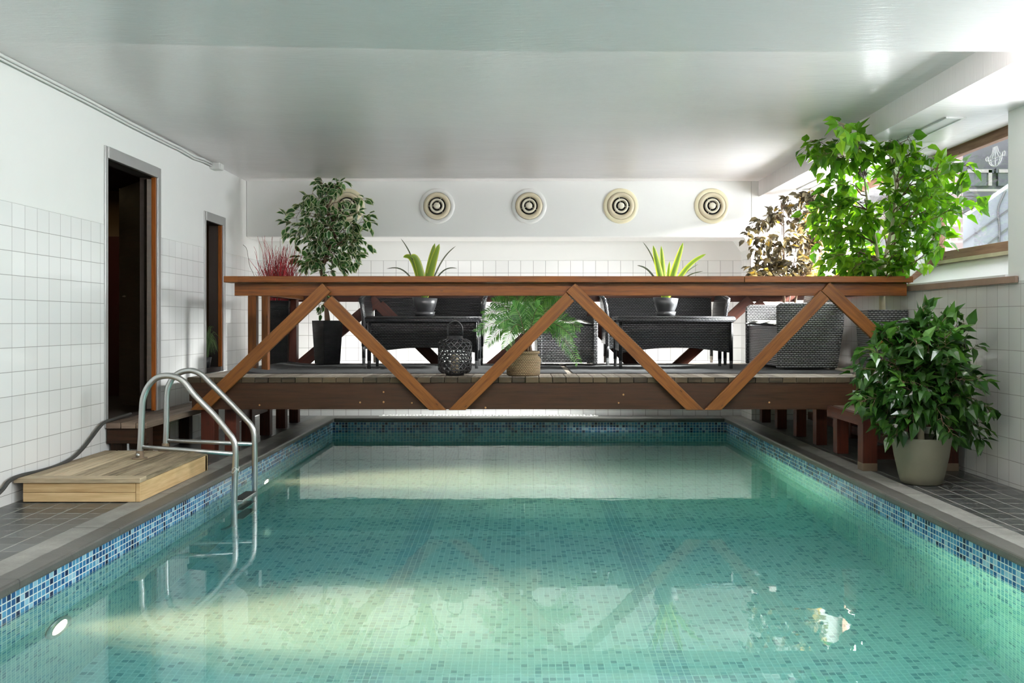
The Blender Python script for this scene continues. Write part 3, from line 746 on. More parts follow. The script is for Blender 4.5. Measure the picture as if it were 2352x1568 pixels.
# legs
def leg(x, y, w_=0.1, z1=ZD-0.05, z0=0.002, w2=None):
    m = MB(); m.box(x-w_/2, x+w_/2, y-(w2 or w_)/2, y+(w2 or w_)/2, z0, z1, grain=2); return m.build('leg', 'wood_post', br, bevel=0.004)
leg(-2.66, 7.88, 0.115, 0.40)
for y in (8.55, 9.15, 9.75, 10.3): leg(-2.53, y)
leg(-2.50, 7.98, 0.1)
for y in (7.88, 8.43, 9.04, 9.70, 10.32): leg(2.74, y)
for y in (7.9, 8.9, 9.9): leg(3.22, y)
m = MB(); m.box(-2.55, -2.50, 8.0, 10.3, 0.24, 0.34, grain=1); m.build('side_rail', 'wood_post', br, bevel=0.003)
m = MB(); m.box(3.18, 3.22, 7.9, 10.2, 0.05, 0.13, grain=1); m.build('side_rail', 'wood_post', br, bevel=0.003)
# ---- landing in front of the door and stair landing on the right
t = thing('wooden_landing', 'low weathered timber landing below the nearer left doorway', 'platform', (0, 0, 0))
m = MB(); x = XL+0.01
while x < -2.85:
    m.box(x, min(x+0.109, -2.835), 6.97, 8.72, 0.315, 0.36, grain=1); x += 0.1145
m.build('deck', 'wood_land', t, bevel=0.003)
m = MB(); m.box(XL+0.01, -2.84, 6.985, 7.03, 0.20, 0.312, grain=0); m.build('front_board', 'wood_beam', t, bevel=0.003)
m = MB(); m.box(XL+0.01, -2.84, 7.4, 7.46, 0.10, 0.312, grain=0); m.build('joist', 'wood_beam', t, bevel=0.003)
for x, y in ((XL+0.06, 7.08), (-2.89, 7.08), (XL+0.06, 8.5), (-2.89, 8.5)):
    m = MB(); m.box(x-0.045, x+0.045, y-0.045, y+0.045, 0.002, 0.312, grain=2); m.build('leg', 'wood_beam', t, bevel=0.003)
t = thing('stair_landing', 'dark timber stair landing behind the stone pot at the right end of the bridge', 'platform', (0, 0, 0))
m = MB(); x = 2.62
while x < 3.3:
    m.box(x, min(x+0.109, 3.32), 6.95, 7.72, 0.385, 0.425, grain=1); x += 0.1145
m.build('deck', 'wood_land', t, bevel=0.003)
m = MB(); m.box(2.58, 3.31, 6.92, 6.945, 0.335, 0.42, grain=0); m.build('front_board', 'wood_post', t, bevel=0.003)
m = MB(); m.box(2.575, 2.615, 6.95, 7.74, 0.335, 0.42, grain=1); m.build('side_board', 'wood_post', t, bevel=0.003)
for x, y in ((2.625, 6.97), (3.235, 6.97), (3.235, 7.62)):
    m = MB(); m.box(x-0.055, x+0.055, y-0.055, y+0.055, 0.06, 0.384, grain=2); m.build('leg', 'wood_post', t, bevel=0.004)
    m = MB(); m.box(x-0.056, x+0.056, y-0.056, y+0.056, 0.001, 0.062); m.build('leg_foot', 'rust', t, bevel=0.004)
m = MB(); m.box(2.68, 3.18, 7.25, 7.30, 0.04, 0.15, grain=0); m.build('stretcher', 'wood_post', t, bevel=0.003)

# ---- pale wooden step platform
t = thing('wooden_step', 'low pale pine step platform beside the pool ladder', 'platform', (0, 0, 0))
m = MB(); y0, y1 = 5.70, 6.94; x = XL+0.012
n = 8; pw = (-2.355-x)/n
for k in range(n): m.box(x+k*pw+0.0045, x+(k+1)*pw-0.0045, y0+0.10, y1, 0.125, 0.155, grain=1)
m.box(x, -2.355, y0-0.004, y0+0.097, 0.1255, 0.1555, grain=0)
m.build('top_boards', 'wood_pale_top', t, bevel=0.003)
m = MB(); m.box(x+0.05, -2.39, y0+0.012, y0+0.05, 0.066, 0.123, grain=0); m.box(x+0.05, -2.39, y0+0.012, y0+0.05, 0.006, 0.064, grain=0)
m.build('front_board', 'wood_pale', t, bevel=0.003)
m = MB(); m.box(-2.388, -2.36, y0+0.012, y1-0.01, 0.006, 0.123, grain=1); m.build('side_board', 'wood_pale', t, bevel=0.003)
m = MB(); m.box(-2.42, -2.36, y1-0.05, y1+0.0, 0.006, 0.123, grain=0); m.build('end_post', 'wood_pale', t, bevel=0.003)
m = MB(); m.lathe([(0.0, 0.018), (0.014, 0.014), (0.018, 0.006), (0.012, 0.0)], 8)
tag(m.build('pebble', 'bark_brown', loc=(X_(345, 331), 6.39, 0.004)), 'tiny brown pebble on the coping in front of the pale step', 'stone')

# ---- rugs
for x0, x1, lb in ((-2.56, 0.418, 'charcoal rug under the left wicker table and lantern'), (0.475, 3.02, 'charcoal rug under the right wicker table')):
    m = MB(); nx = 24
    vs = []; fs = []
    y0, y1 = 8.33, 10.17
    for i in range(nx+1):
        x = x0+(x1-x0)*i/nx
        z = 0.0065+0.002*math.sin(i*1.7)+(0.03*max(0, 1-i/1.5) if x0 < -2 else 0)
        vs += [(x, y0, ZD+z), (x, y1, ZD+z), (x, y1, ZD+0.001), (x, y0, ZD+0.001)]
    for i in range(nx):
        a = 4*i; b = a+4
        fs += [(a, b, b+1, a+1), (a+3, b+3, b, a), (a+1, b+1, b+2, a+2), (a+2, b+2, b+3, a+3)]
    fs += [(0, 1, 2, 3), (4*nx+3, 4*nx+2, 4*nx+1, 4*nx)]
    m.add(vs, fs); tag(m.build('rug', 'rug'), lb, 'rug', 'rugs on the bridge deck')
ZR = ZD+0.0095

# ================================================================== FURNITURE
def curve_panel(m, x0, x1, y, z0, prof, th, n=14, lean=0.0, bow=0.0):
    """upright woven panel facing -Y; prof(u) gives the top height; leans back and bows"""
    vs = []; fs = []; uvs = []; nz = 6
    for side in (0, 1):
        for i in range(n+1):
            u = i/n
            for j in range(nz+1):
                z = z0+(prof(u)-z0)*j/nz
                yy = y+side*th+lean*(z-z0)+bow*(1-(2*u-1)**2)
                vs.append((x0+(x1-x0)*u, yy, z))
    W = nz+1; N = (n+1)*W
    for i in range(n):
        for j in range(nz):
            a = i*W+j; fs.append((a, a+W, a+W+1, a+1)); fs.append((N+a, N+a+1, N+a+W+1, N+a+W))
        a = i*W+nz; fs.append((a, a+W, N+a+W, N+a)); a = i*W; fs.append((a, N+a, N+a+W, a+W))
    for j in range(nz):
        a = j; fs.append((a, a+1, N+a+1, N+a)); a = n*W+j; fs.append((a, N+a, N+a+1, a+1))
    for f in fs: uvs.append([(vs[i][0]+vs[i][1]*0.3, vs[i][2]) for i in f])
    return m.add(vs, fs, uvs)
def cushion(x0, x1, y0, y1, z, th, wav=0.008, seed=1):
    m = MB(); nx, ny = 16, 8; vs = []; fs = []
    rr = random.Random(seed); ph = rr.random()*6
    for s_ in (1, -1):
        for i in range(nx+1):
            for j in range(ny+1):
                u = i/nx; v = j/ny; e = min(1, 6*min(u, 1-u, v, 1-v)); e = math.sqrt(max(0, e))
                zz = z+(th/2)*e*s_+(wav*math.sin(u*14+ph)+wav*0.7*math.sin(v*9+u*5))*(1 if s_ > 0 else 0.4)
                vs.append((x0+(x1-x0)*u, y0+(y1-y0)*v, zz))
    W = ny+1; N = (nx+1)*W
    for i in range(nx):
        for j in range(ny):
            a = i*W+j; fs.append((a, a+W, a+W+1, a+1)); fs.append((N+a, N+a+1, N+a+W+1, N+a+W))
    for i in range(nx):
        for j in (0, ny):
            a = i*W+j; fs.append((a, N+a, N+a+W, a+W))
    for j in range(ny):
        for i in (0, nx):
            a = i*W+j; fs.append((a, a+1, N+a+1, N+a))
    m.add(vs, fs); 
    for k in range(len(m.sm)): m.sm[k] = True
    return m

def leg_pair(t, x, y, z1, r=0.019):
    m = MB(); m.tube([(x, y, 0.075), (x, y, z1)], r, 12); lg = m.build('leg', 'wicker_black', t)
    m = MB(); m.lathe([(0.0, 0.0), (r*0.85, 0.0), (r*0.95, 0.075), (r*1.05, 0.078)], 14, o=(x, y, 0)); m.build('leg_cap', 'cap', lg)
def legged_sofa(loc, rz, label, w=1.30, d=0.62, wick='wicker_black', cush='cushion_dark', group='wicker sofas on the bridge'):
    t = thing('wicker_sofa', label, 'sofa', loc, rz, group)
    h = w/2
    m = MB(); m.box(-h+0.03, h-0.03, 0.02, d-0.05, 0.40, 0.44); m.build('seat', wick, t, bevel=0.01)
    m = MB()   # front apron with an arch
    pts = [(-h+0.04, 0.40)]+[(-h+0.04+(2*h-0.08)*i/14, 0.17+0.06*math.sin(pi*i/14)) for i in range(15)]+[(h-0.04, 0.40)]
    m.poly_prism(pts, 1, 0.015, 0.035); m.build('apron', wick, t)
    m = MB(); curve_panel(m, -h+0.05, h-0.05, d-0.06, 0.40, lambda u: 0.80+0.03*math.sin(pi*u), 0.03, lean=0.12); m.build('backrest', wick, t)
    for s_ in (-1, 1):
        m = MB(); n = 8; vs = []; fs = []
        # arm panel: flares outward towards its top, higher at the back
        for side in (0, 1):
            for i in range(n+1):
                v = i/n; y = 0.0+d*v; top = 0.70+0.10*v
                for j in range(9):
                    q = j/8; z = 0.22+(top-0.22)*q
                    fl = 0.03*max(0, (z-0.50)/0.25)**2*s_
                    vs.append((s_*(h-0.035)+fl+side*0.025*s_, y, z))
        W = 9; N = (n+1)*W
        for i in range(n):
            for j in range(8):
                a = i*W+j; fs.append((a, a+W, a+W+1, a+1)); fs.append((N+a, N+a+1, N+a+W+1, N+a+W))
            a = i*W+8; fs.append((a, a+W, N+a+W, N+a)); a = i*W; fs.append((a, N+a, N+a+W, a+W))
        for j in range(8):
            for i in (0, n):
                a = i*W+j; fs.append((a, a+1, N+a+1, N+a))
        m.add(vs, fs); m.build('armrest', wick, t)
        m = MB(); m.tube([(s_*(h-0.022), 0.0, 0.20), (s_*(h-0.022), 0.0, 0.52), (s_*(h-0.005), 0.0, 0.64), (s_*(h+0.012), 0.0, 0.70)], 0.022, 12)
        m.tube([(s_*(h+0.012), 0.0, 0.70), (s_*(h+0.018), d*0.5, 0.75), (s_*(h+0.02), d, 0.80)], 0.02, 10); m.build('arm_rail', wick, t)
        leg_pair(t, s_*(h-0.025), 0.0, 0.24); leg_pair(t, s_*(h-0.05), d-0.04, 0.42)
    m = cushion(-h+0.06, h-0.06, 0.0, d-0.08, 0.465, 0.05, 0.006, 3); m.build('cushion', cush, t)
    return t
def wicker_table(loc, rz, label, w=1.11, d=0.52, wick='wicker_black'):
    t = thing('wicker_table', label, 'table', loc, rz, 'wicker coffee tables on the bridge')
    h = w/2; H_ = 0.516
    m = MB(); m.box(-h, h, -0.02, d+0.02, H_-0.022, H_); m.build('tabletop', 'metal_black', t, bevel=0.006)
    m = MB(); z = H_-0.03
    m.tube([(-h, -0.02, z), (h, -0.02, z), (h, d+0.02, z), (-h, d+0.02, z)], 0.026, 12, closed=True); m.build('table_edge', wick, t)
    m = MB(); pts = [(-h+0.035, H_-0.05)]+[(-h+0.035+(2*h-0.07)*i/16, 0.155+0.05*math.sin(pi*i/16)) for i in range(17)]+[(h-0.035, H_-0.05)]
    m.poly_prism(pts, 1, 0.015, 0.03); m.build('apron', wick, t)
    m = MB(); m.poly_prism(pts, 1, d-0.03, d-0.015); m.build('apron', wick, t)
    for x in (-h+0.02, h-0.035):
        m = MB(); m.box(x, x+0.015, 0.02, d-0.02, 0.17, H_-0.05); m.build('side_apron', wick, t)
    for x in (-h+0.025, h-0.025):
        for y in (0.0, d): leg_pair(t, x, y, H_-0.04)
    return t
legged_sofa((-1.045, 9.80, ZR), 0, 'black wicker sofa behind the left table, charcoal seat pad')
legged_sofa((1.55, 9.80, ZR), 0, 'black wicker sofa behind the right table, grey seat pad', cush='cushion_grey', wick='wicker_mid')
wicker_table((-0.965, 9.08, ZR), 0, 'black wicker coffee table with an arched skirt behind the lantern')
wicker_table((1.53, 9.08, ZR), 0, 'black wicker coffee table with an arched skirt in front of the right sofa', w=1.14, wick='wicker_mid')  # weave lighter than the left table's: its sheen is put into the colour

def box_seat(loc, rz, label, name, cat, w, d, wick, cush, hb=0.80, ha=0.645, seat=0.42, group='boxy wicker seats on the bridge'):
    """boxy woven seat with panels to the floor; front faces -Y"""
    t = thing(name, label, cat, loc, rz, group); h = w/2; th = 0.05
    for s_ in (-1, 1):
        m = MB(); pts = [(0.0, 0.012), (d-0.01, 0.012), (d+0.05, 0.40), (d+0.06, 0.52), (d+0.04, ha-0.03), (d-0.06, ha), (0.04, ha), (0.0, ha-0.03)]
        m.poly_prism(pts, 0, s_*h-(th if s_ > 0 else 0), s_*h+(th if s_ < 0 else 0)); m.build('armrest', wick, t, bevel=0.012)
    m = MB(); m.box(-h+th, h-th, 0.02, 0.05, 0.03, seat); m.build('front_panel', wick, t, bevel=0.004)
    m = MB(); m.box(-h+th, h-th, 0.05, d-0.05, seat-0.04, seat); m.build('seat', wick, t)
    m = MB(); curve_panel(m, -h+th, h-th, d-0.06, 0.03, lambda u: hb-0.10*(2*u-1)**4, 0.05, lean=0.13); m.build('backrest', wick, t)
    m = cushion(-h+th+0.01, h-th-0.01, -0.02, d-0.10, seat+0.028, 0.05, 0.009, 5); m.build('cushion', cush, t)
    m = MB()
    for x in (-h+0.04, h-0.04):
        for y in (0.05, d-0.05): m.box(x-0.02, x+0.02, y-0.02, y+0.02, 0.0, 0.014)
    m.build('feet', 'metal_black', t)
    return t
box_seat((0.495, 9.70, ZD+0.0095), math.radians(2), 'grey wicker armchair with a grey pad, behind the basket palm', 'wicker_armchair', 'armchair', 0.64, 0.60, 'wicker_grey', 'cushion_grey', hb=0.80, ha=0.53)
box_seat((2.45, 9.42, ZD+0.0095), math.radians(-88), 'dark grey wicker sofa seen from its end, at the right of the bridge', 'wicker_sofa', 'sofa', 1.12, 0.60, 'wicker_grey', 'cushion_grey', hb=0.83, ha=0.645, group='wicker sofas on the bridge')

# black ceramic bowls with saucers and strap-leaved plants
def blade(m, p0, p1, wid, bend, n=8, up=Vector((0, 0, 1)), nrm=Vector((0, -1, 0)), rim=True):
    """a strap leaf from p0 to p1 bending like an arch; flat side to nrm"""
    p0 = Vector(p0); p1 = Vector(p1); vs = []; at = []
    for i in range(n+1):
        u = i/n; p = p0.lerp(p1, u)+Vector((0, 0, 1))*bend*math.sin(pi*u)
        if i < n: q = p0.lerp(p1, (i+1)/n)+Vector((0, 0, 1))*bend*math.sin(pi*(i+1)/n); t_ = (q-p).normalized()
        sd = t_.cross(nrm); sd = sd.normalized() if sd.length > 1e-4 else Vector((1, 0, 0))
        w_ = wid/2*(min(1, 0.55+u*2.5))*math.sqrt(max(0.0, 1-u**2.2))+0.0004
        f = nrm.normalized()*w_*0.35
        vs += [p-sd*w_-f*0, p-sd*w_*0.62+f*0.4, p+f, p+sd*w_*0.62+f*0.4, p+sd*w_]; at += [1, 0.6 if rim else 0, 0, 0.6 if rim else 0, 1]
    fs = []
    for i in range(n):
        for k in range(4): fs.append((5*i+k, 5*i+k+1, 5*i+5+k+1, 5*i+5+k))
    m.add(vs, fs, attr=[a if rim else 0.0 for a in at], smooth=True)
def bowl_plant(cx, cyy, zt, label, blades, thins, s, px0, py0):
    t = thing('potted_strap_plant', label, 'potted plant', (cx, cyy, zt), 0, 'bowl plants on the wicker tables')
    m = MB(); m.lathe([(0.0, 0.0), (0.075, 0.0), (0.094, 0.006), (0.104, 0.046), (0.098, 0.046), (0.088, 0.012), (0.0, 0.010)], 36); m.build('saucer', 'pot_black', t)
    m = MB(); m.lathe([(0.0, 0.014), (0.068, 0.014), (0.085, 0.04), (0.112, 0.11), (0.127, 0.185), (0.121, 0.186), (0.108, 0.12), (0.10, 0.15), (0.0, 0.152)], 40)
    m.v = [(x, y, z+(0.05*x if z > 0.1 else 0)*(-1)) for x, y, z in m.v]
    m.build('pot', 'pot_black', t)
    m = MB(); m.lathe([(0.0, 0.158), (0.1, 0.156)], 20); m.build('soil', 'soil', t)
    def L(x, y, dy=0): return Vector(((x-px0)/s, dy, (py0-y)/s))
    m = MB()
    for k, (x, y, wd, bend, dy) in enumerate(blades): blade(m, (0.004*(k-2), 0.01*(k % 2), 0.15), L(x, y, dy), wd, bend, 12)
    m.build('leaves', 'leaf_blade', t)
    m = MB()
    for k, (x, y, wd, bend, dy) in enumerate(thins): blade(m, (0.0, 0.0, 0.15), L(x, y, dy), wd, bend, 14, rim=False)
    m.build('thin_leaves', 'leaf_thin', t)
    return t
zt = ZR+0.517; s_ = F/9.33
bowl_plant((976-VX)/s_, 9.33, zt, 'strap-leaved plant in a black bowl on the left wicker table',
    [(999, 560, 0.075, 0.05, 0), (1010, 562, 0.085, 0.06, -0.03), (925, 592, 0.07, 0.17, 0.03), (944, 592, 0.08, 0.16, -0.05)],
    [(920, 549, 0.016, 0.10, 0.02), (1046, 566, 0.016, 0.10, 0.05), (888, 619, 0.016, 0.13, 0.0), (1050, 618, 0.016, 0.12, -0.02)], s_, 976, 728)
bowl_plant((1529-VX)/s_, 9.33, zt, 'yellow-green strap plant in a black bowl on the right wicker table',
    [(1500, 565, 0.075, 0.03, 0), (1520, 565, 0.06, 0.02, 0.04), (1568, 559, 0.075, 0.02, -0.03), (1622, 585, 0.055, 0.09, 0.0), (1540, 600, 0.05, 0.0, 0.05)],
    [(1477, 557, 0.016, 0.10, 0.02), (1606, 608, 0.016, 0.06, 0.05), (1463, 611, 0.022, 0.10, 0.0), (1614, 625, 0.014, 0.08, -0.02)], s_, 1529, 728)

# ================================================================== LANTERN
t = thing('rattan_lantern', 'black openwork rattan lantern with a candle, standing on the bridge edge', 'lantern', ((1045-VX)/262, 8.07, ZD))
hL = 0.385; RL = 0.143
def lr(z):   # barrel radius by height
    u = z/0.30
    if u < 0.13: return 0.105+ (RL-0.105)*math.sin(u/0.13*pi/2)
    if u > 0.86: return 0.095+(RL-0.095)*math.cos((u-0.86)/0.14*pi/2)**0.8 if u < 1 else 0.095
    return RL
z0, z1 = 0.02, 0.318
def lrr(z): return lr(min(max(z-z0, 0), 0.30)/(z1-z0)*0.30)
m = MB(); n = 16; tot = 1.9
for dr in (1, -1):
    for k in range(n):
        for off in (0,):
            pts = []
            for i in range(25):
                u = i/24; z = z0+(z1-z0)*u; a = 2*pi*k/n+dr*u*tot+0.01; r = lrr(z)
                pts.append((r*math.cos(a), r*math.sin(a), z))
            m.tube(pts, 0.0062, 4, caps=False)
for k in range(1, 10):
    z = z0+(z1-z0)*k/10; r = lrr(z); m.tube([(r*math.cos(2*pi*i/36), r*math.sin(2*pi*i/36), z) for i in range(36)], 0.0058, 4, closed=True)
m.build('lattice', 'metal_black', t)
m = MB(); m.lathe([(0.0, 0.0), (0.078, 0.0), (0.082, 0.012), (0.10, 0.024), (0.0, 0.026)], 32); m.build('base', 'metal_black', t)
m = MB(); m.lathe([(0.066, 0.313), (0.092, 0.313), (0.090, 0.320), (0.070, 0.324), (0.069, 0.345), (0.062, 0.346), (0.061, 0.315)], 32); m.build('collar', 'metal_black', t)
m = MB(); m.tube([(-0.066, 0, 0.325), (-0.066, 0, 0.40)]+[(-0.066*math.cos(pi*i/14), 0, 0.40+0.075*math.sin(pi*i/14)) for i in range(1, 14)]+[(0.066, 0, 0.40), (0.066, 0, 0.325)], 0.0065, 8); m.build('handle', 'metal_black', t)
m = MB(); m.lathe([(0.0, 0.027), (0.038, 0.027), (0.038, 0.175), (0.030, 0.182), (0.006, 0.178), (0.0, 0.195)], 24); m.build('candle', 'candle', t)

# ================================================================== POOL LADDER
def ladder_rail(Y, s, base, prof, name):
    return [Vector(((x-VX)/s, Y, H-(y-VY)/s)) for x, y in prof]
t = thing('pool_ladder', 'curved stainless steel pool ladder with two handrails at the left pool edge', 'ladder', (0, 0, 0))
ra = ladder_rail(6.52, F/6.52, None, [(321, 1050), (324, 1000), (327, 931), (331, 908), (341, 886), (358, 869), (378, 863), (402, 865), (424, 878), (448, 908), (492, 953), (522, 990), (534, 1006), (540, 1026), (541, 1060), (538, 1157)], 'r')
rb = ladder_rail(6.92, F/6.92, None, [(380, 1031), (382, 980), (383.5, 908), (388, 885), (399, 866), (417, 854), (442, 851), (463, 860), (480, 876), (520, 916), (560, 958), (576, 976), (583, 996), (585, 1030), (585, 1121)], 'r')
for pts in (ra, rb):
    e_ = pts[-1].copy(); pts.append(Vector((e_.x, e_.y, -0.60))); pts.append(Vector((e_.x-0.01, e_.y, -0.85))); pts.append(Vector((e_.x-0.08, e_.y, -0.97)))
    m = MB(); m.tube(smooth_path(pts, 5), 0.0215, 16); hr = m.build('handrail', 'steel', t)
    b0 = pts[0]
    m = MB(); m.lathe([(0.0, 0.0), (0.052, 0.0), (0.052, 0.007), (0.028, 0.010), (0.026, 0.055), (0.022, 0.057)], 24, o=(b0.x, b0.y, 0.1555)); fl = m.build('base_flange', 'rust', t)
    m = MB(); m.lathe([(0.013, 0.0), (0.013, -0.014), (0.0, -0.017)], 6, axis='y', o=(b0.x, b0.y-0.024, 0.185)); m.build('bolt', 'steel', fl)
for pts, z0_, z1_ in ((ra, 0.238, 0.188), (rb, 0.232, 0.205)):
    m = MB(); m.tube([(pts[1].x+0.012, pts[0].y, z0_), (pts[-5].x, pts[0].y, z1_)], 0.016, 12); m.build('crossbar', 'steel', t)
for k, z in enumerate((-0.145, -0.42, -0.69)):
    m = MB(); xx = ra[-4].x
    m.box(xx-0.03, xx+0.055, 6.55, 6.89, z-0.022, z, grain=1); st = m.build('step', 'steel', t, bevel=0.004)
    m = MB()
    for q in range(7): m.box(xx-0.026+q*0.0115, xx-0.019+q*0.0115, 6.555, 6.885, z+0.0005, z+0.004)
    m.build('tread_grip', 'rubber', st)
m = MB(); q = ra[-5]
m.tube([(q.x+0.024*math.cos(a), q.y+0.024*math.sin(a), 0.085+0.012*math.sin(3*a)) for a in [2*pi*i/24 for i in range(24)]], 0.002, 5, closed=True)
m.tube([(q.x+0.024*math.cos(a), q.y+0.024*math.sin(a), 0.070-0.016*math.sin(2*a)) for a in [2*pi*i/24 for i in range(24)]], 0.002, 5, closed=True)
m.build('tied_string', 'string', t)

# ================================================================== UNDERWATER LAMPS
for Y, z, lb in ((4.37, -0.70, 'glowing round underwater lamp in the left pool wall, nearest to the camera'), (7.91, -0.64, 'glowing round underwater lamp in the left pool wall beyond the ladder')):
    t = thing('underwater_lamp', lb, 'lamp', (PL, Y, z), group='underwater lamps in the left pool wall')
    m = MB(); m.lathe([(0.075, 0.004), (0.115, 0.002), (0.112, 0.014), (0.085, 0.022), (0.075, 0.012)], 32, axis='x'); m.build('bezel', 'steel', t)
    m = MB(); m.lathe([(0.076, 0.010), (0.05, 0.018), (0.0, 0.022)], 28, axis='x'); m.build('lens', 'lamp', t)
    l = bpy.data.lights.new('lamp_beam', 'SPOT'); l.energy = 900; l.color = (1.0, 0.60, 0.32); l.spot_size = math.radians(62); l.spot_blend = 0.9; l.shadow_soft_size = 0.06
    o = bpy.data.objects.new('lamp_beam', l); COL.objects.link(o); o.parent = t; o.location = (0.05, 0, 0); o.rotation_euler = (0, -pi/2-0.06, 0)
    l2 = bpy.data.lights.new('lamp_core_beam', 'SPOT'); l2.energy = 3800; l2.color = (1.0, 0.58, 0.30); l2.spot_size = math.radians(36); l2.spot_blend = 1.0; l2.shadow_soft_size = 0.06
    o = bpy.data.objects.new('lamp_core_beam', l2); COL.objects.link(o); o.parent = t; o.location = (0.05, 0, 0); o.rotation_euler = (0, -pi/2-0.10, 0)

# drain grate behind the pool
t = thing('drain_grate', 'white slatted drain grate behind the far pool edge', 'grate', (0, 0, 0))
m = MB(); x = -1.65
while x < 0.9: m.box(x, x+0.02, 10.93, 11.05, 0.004, 0.012); x += 0.04
m.build('slats', 'grate', t)
m = MB(); m.box(-1.68, 0.92, 10.91, 10.93, 0.0, 0.013); m.box(-1.68, 0.92, 11.05, 11.065, 0.0, 0.013); m.build('frame', 'grate', t)

# ================================================================== PLANTS
def leaf(m, p, d, nrm, L, W, shape='birch', fold=0.12, curl=0.12):
    d = d.normalized(); sd = d.cross(nrm)
    sd = sd.normalized() if sd.length > 1e-4 else d.orthogonal().normalized()
    n = sd.cross(d).normalized()
    def q(a, b, c): return p+d*(a*L)+sd*(b*W)+n*(c*L)
    if shape == 'birch':
        vs = [q(0, 0, 0), q(0.18, 0.42, fold*0.8), q(0.42, 0.40, fold), q(1.0, 0, -curl), q(0.42, -0.40, fold), q(0.18, -0.42, fold*0.8), q(0.35, 0, 0)]
        fs = [(0, 1, 2, 6), (6, 2, 3), (0, 6, 4, 5), (6, 3, 4)]; at = None
    elif shape == 'oval':
        vs = [q(0, 0, 0), q(0.25, 0.40, fold), q(0.6, 0.42, fold), q(1.0, 0, -curl), q(0.6, -0.42, fold), q(0.25, -0.40, fold), q(0.45, 0, 0)]
        fs = [(0, 1, 2, 6), (6, 2, 3), (0, 6, 4, 5), (6, 3, 4)]; at = None
    elif shape == 'var':
        vs = [q(0, 0, 0), q(0.28, 0.44, fold), q(0.62, 0.40, fold), q(1.0, 0, -curl), q(0.62, -0.40, fold), q(0.28, -0.44, fold),
              q(0.10, 0, 0), q(0.30, 0.30, fold*0.6), q(0.60, 0.26, fold*0.6), q(0.86, 0, -curl*0.7), q(0.60, -0.26, fold*0.6), q(0.30, -0.30, fold*0.6)]
        fs = [(0, 1, 7, 6), (1, 2, 8, 7), (2, 3, 9, 8), (3, 4, 10, 9), (4, 5, 11, 10), (5, 0, 6, 11), (6, 7, 8, 9), (6, 9, 10, 11)]
        at = [1]*6+[0.5]*6
        vs2 = vs; 
    m.add(vs, fs, attr=at)
ORG = Vector((0, 0, 0))
def inside(p):
    q = p+ORG
    if q.z > (2.54 if q.x > 2.70 else 2.72): return False
    if q.x > 3.32: return q.x < 3.57 and 6.36 < q.y < 8.0 and 1.66 < q.z < 2.54
    return True
def rv(rr, s=1.0): return Vector((rr.gauss(0, s), rr.gauss(0, s), rr.gauss(0, s)))
def branch_path(rr, a, b, sag, n=7, wob=0.02):
    a = Vector(a); b = Vector(b); out = []
    for i in range(n+1):
        u = i/n; p = a.lerp(b, u)+Vector((0, 0, 1))*sag*math.sin(pi*u)
        if 0 < i < n: p += rv(rr, wob)
        out.append(p)
    return out
def foliage(rr, mb, ml, path, r0, L, W, shape, per, spread, start=0.25, droop=0.5, twig=0.10, jit=0.3):
    """leaves and short twigs along a branch path"""
    n = len(path)-1
    mb.tube(path, [r0*(1-0.8*i/n) for i in range(n+1)], 6)
    for k in range(per):
        u = start+(1-start)*((k+rr.random())/per); f = u*n; i = min(int(f), n-1); p = path[i].lerp(path[i+1], f-i)
        ax = (path[min(i+1, n)]-path[i]).normalized()
        o = rv(rr); o -= ax*o.dot(ax); o = o.normalized() if o.length > 1e-5 else Vector((0, 0, 1))
        tl = twig*(0.3+rr.random()*0.9)*spread
        q = p+(o*0.8+ax*0.6).normalized()*tl
        if inside(q): mb.tube([p, p.lerp(q, 0.6)+Vector((0, 0, 0.004)), q], 0.0016, 4, caps=False)
        for c in range(2 if rr.random() < 0.6 else 1):
            pp = p.lerp(q, 0.55 if c else 1.0)
            d = (ax*0.5+o*0.7+Vector((0, 0, -droop))+rv(rr, jit)).normalized()
            nr = (Vector((0, 0, 1))+rv(rr, 0.45)).normalized()
            sc = 0.7+0.5*rr.random()
            if not (inside(pp+d*L*sc) and inside(pp) and inside(q)): continue
            leaf(ml, pp, d, nr, L*sc, W*sc, shape)
def px(x, y, s, dy=0.0):
    """point at depth F/s (+dy)"""
    Y = F/s+dy; return P(x, y, Y)

def wicker_planter(t, side_top, side_bot, h, rz, mat='wicker_pot', rim=0.012):
    m = MB(); a, b = side_bot/2, side_top/2
    vs = [(-a, -a, 0), (a, -a, 0), (a, a, 0), (-a, a, 0), (-b, -b, h), (b, -b, h), (b, b, h), (-b, b, h)]
    c = b-rim; e = 0.03
    vs += [(-c, -c, h), (c, -c, h), (c, c, h), (-c, c, h), (-c, -c, h-e), (c, -c, h-e), (c, c, h-e), (-c, c, h-e)]
    fs = [(0, 3, 2, 1)]+[(i, (i+1) % 4, 4+(i+1) % 4, 4+i) for i in range(4)]+[(4+i, 4+(i+1) % 4, 8+(i+1) % 4, 8+i) for i in range(4)]+[(8+i, 8+(i+1) % 4, 12+(i+1) % 4, 12+i) for i in range(4)]
    m.add(vs, fs); o = m.build('planter', mat, t, bevel=0.004); o.rotation_euler = (0, 0, rz)
    m = MB(); m.box(-c-0.002, c+0.002, -c-0.002, c+0.002, h-e-0.01, h-e); o2 = m.build('soil', 'soil', t); o2.rotation_euler = (0, 0, rz)
    return o
def rel(pts, o): return [Vector(p)-Vector(o) for p in pts]

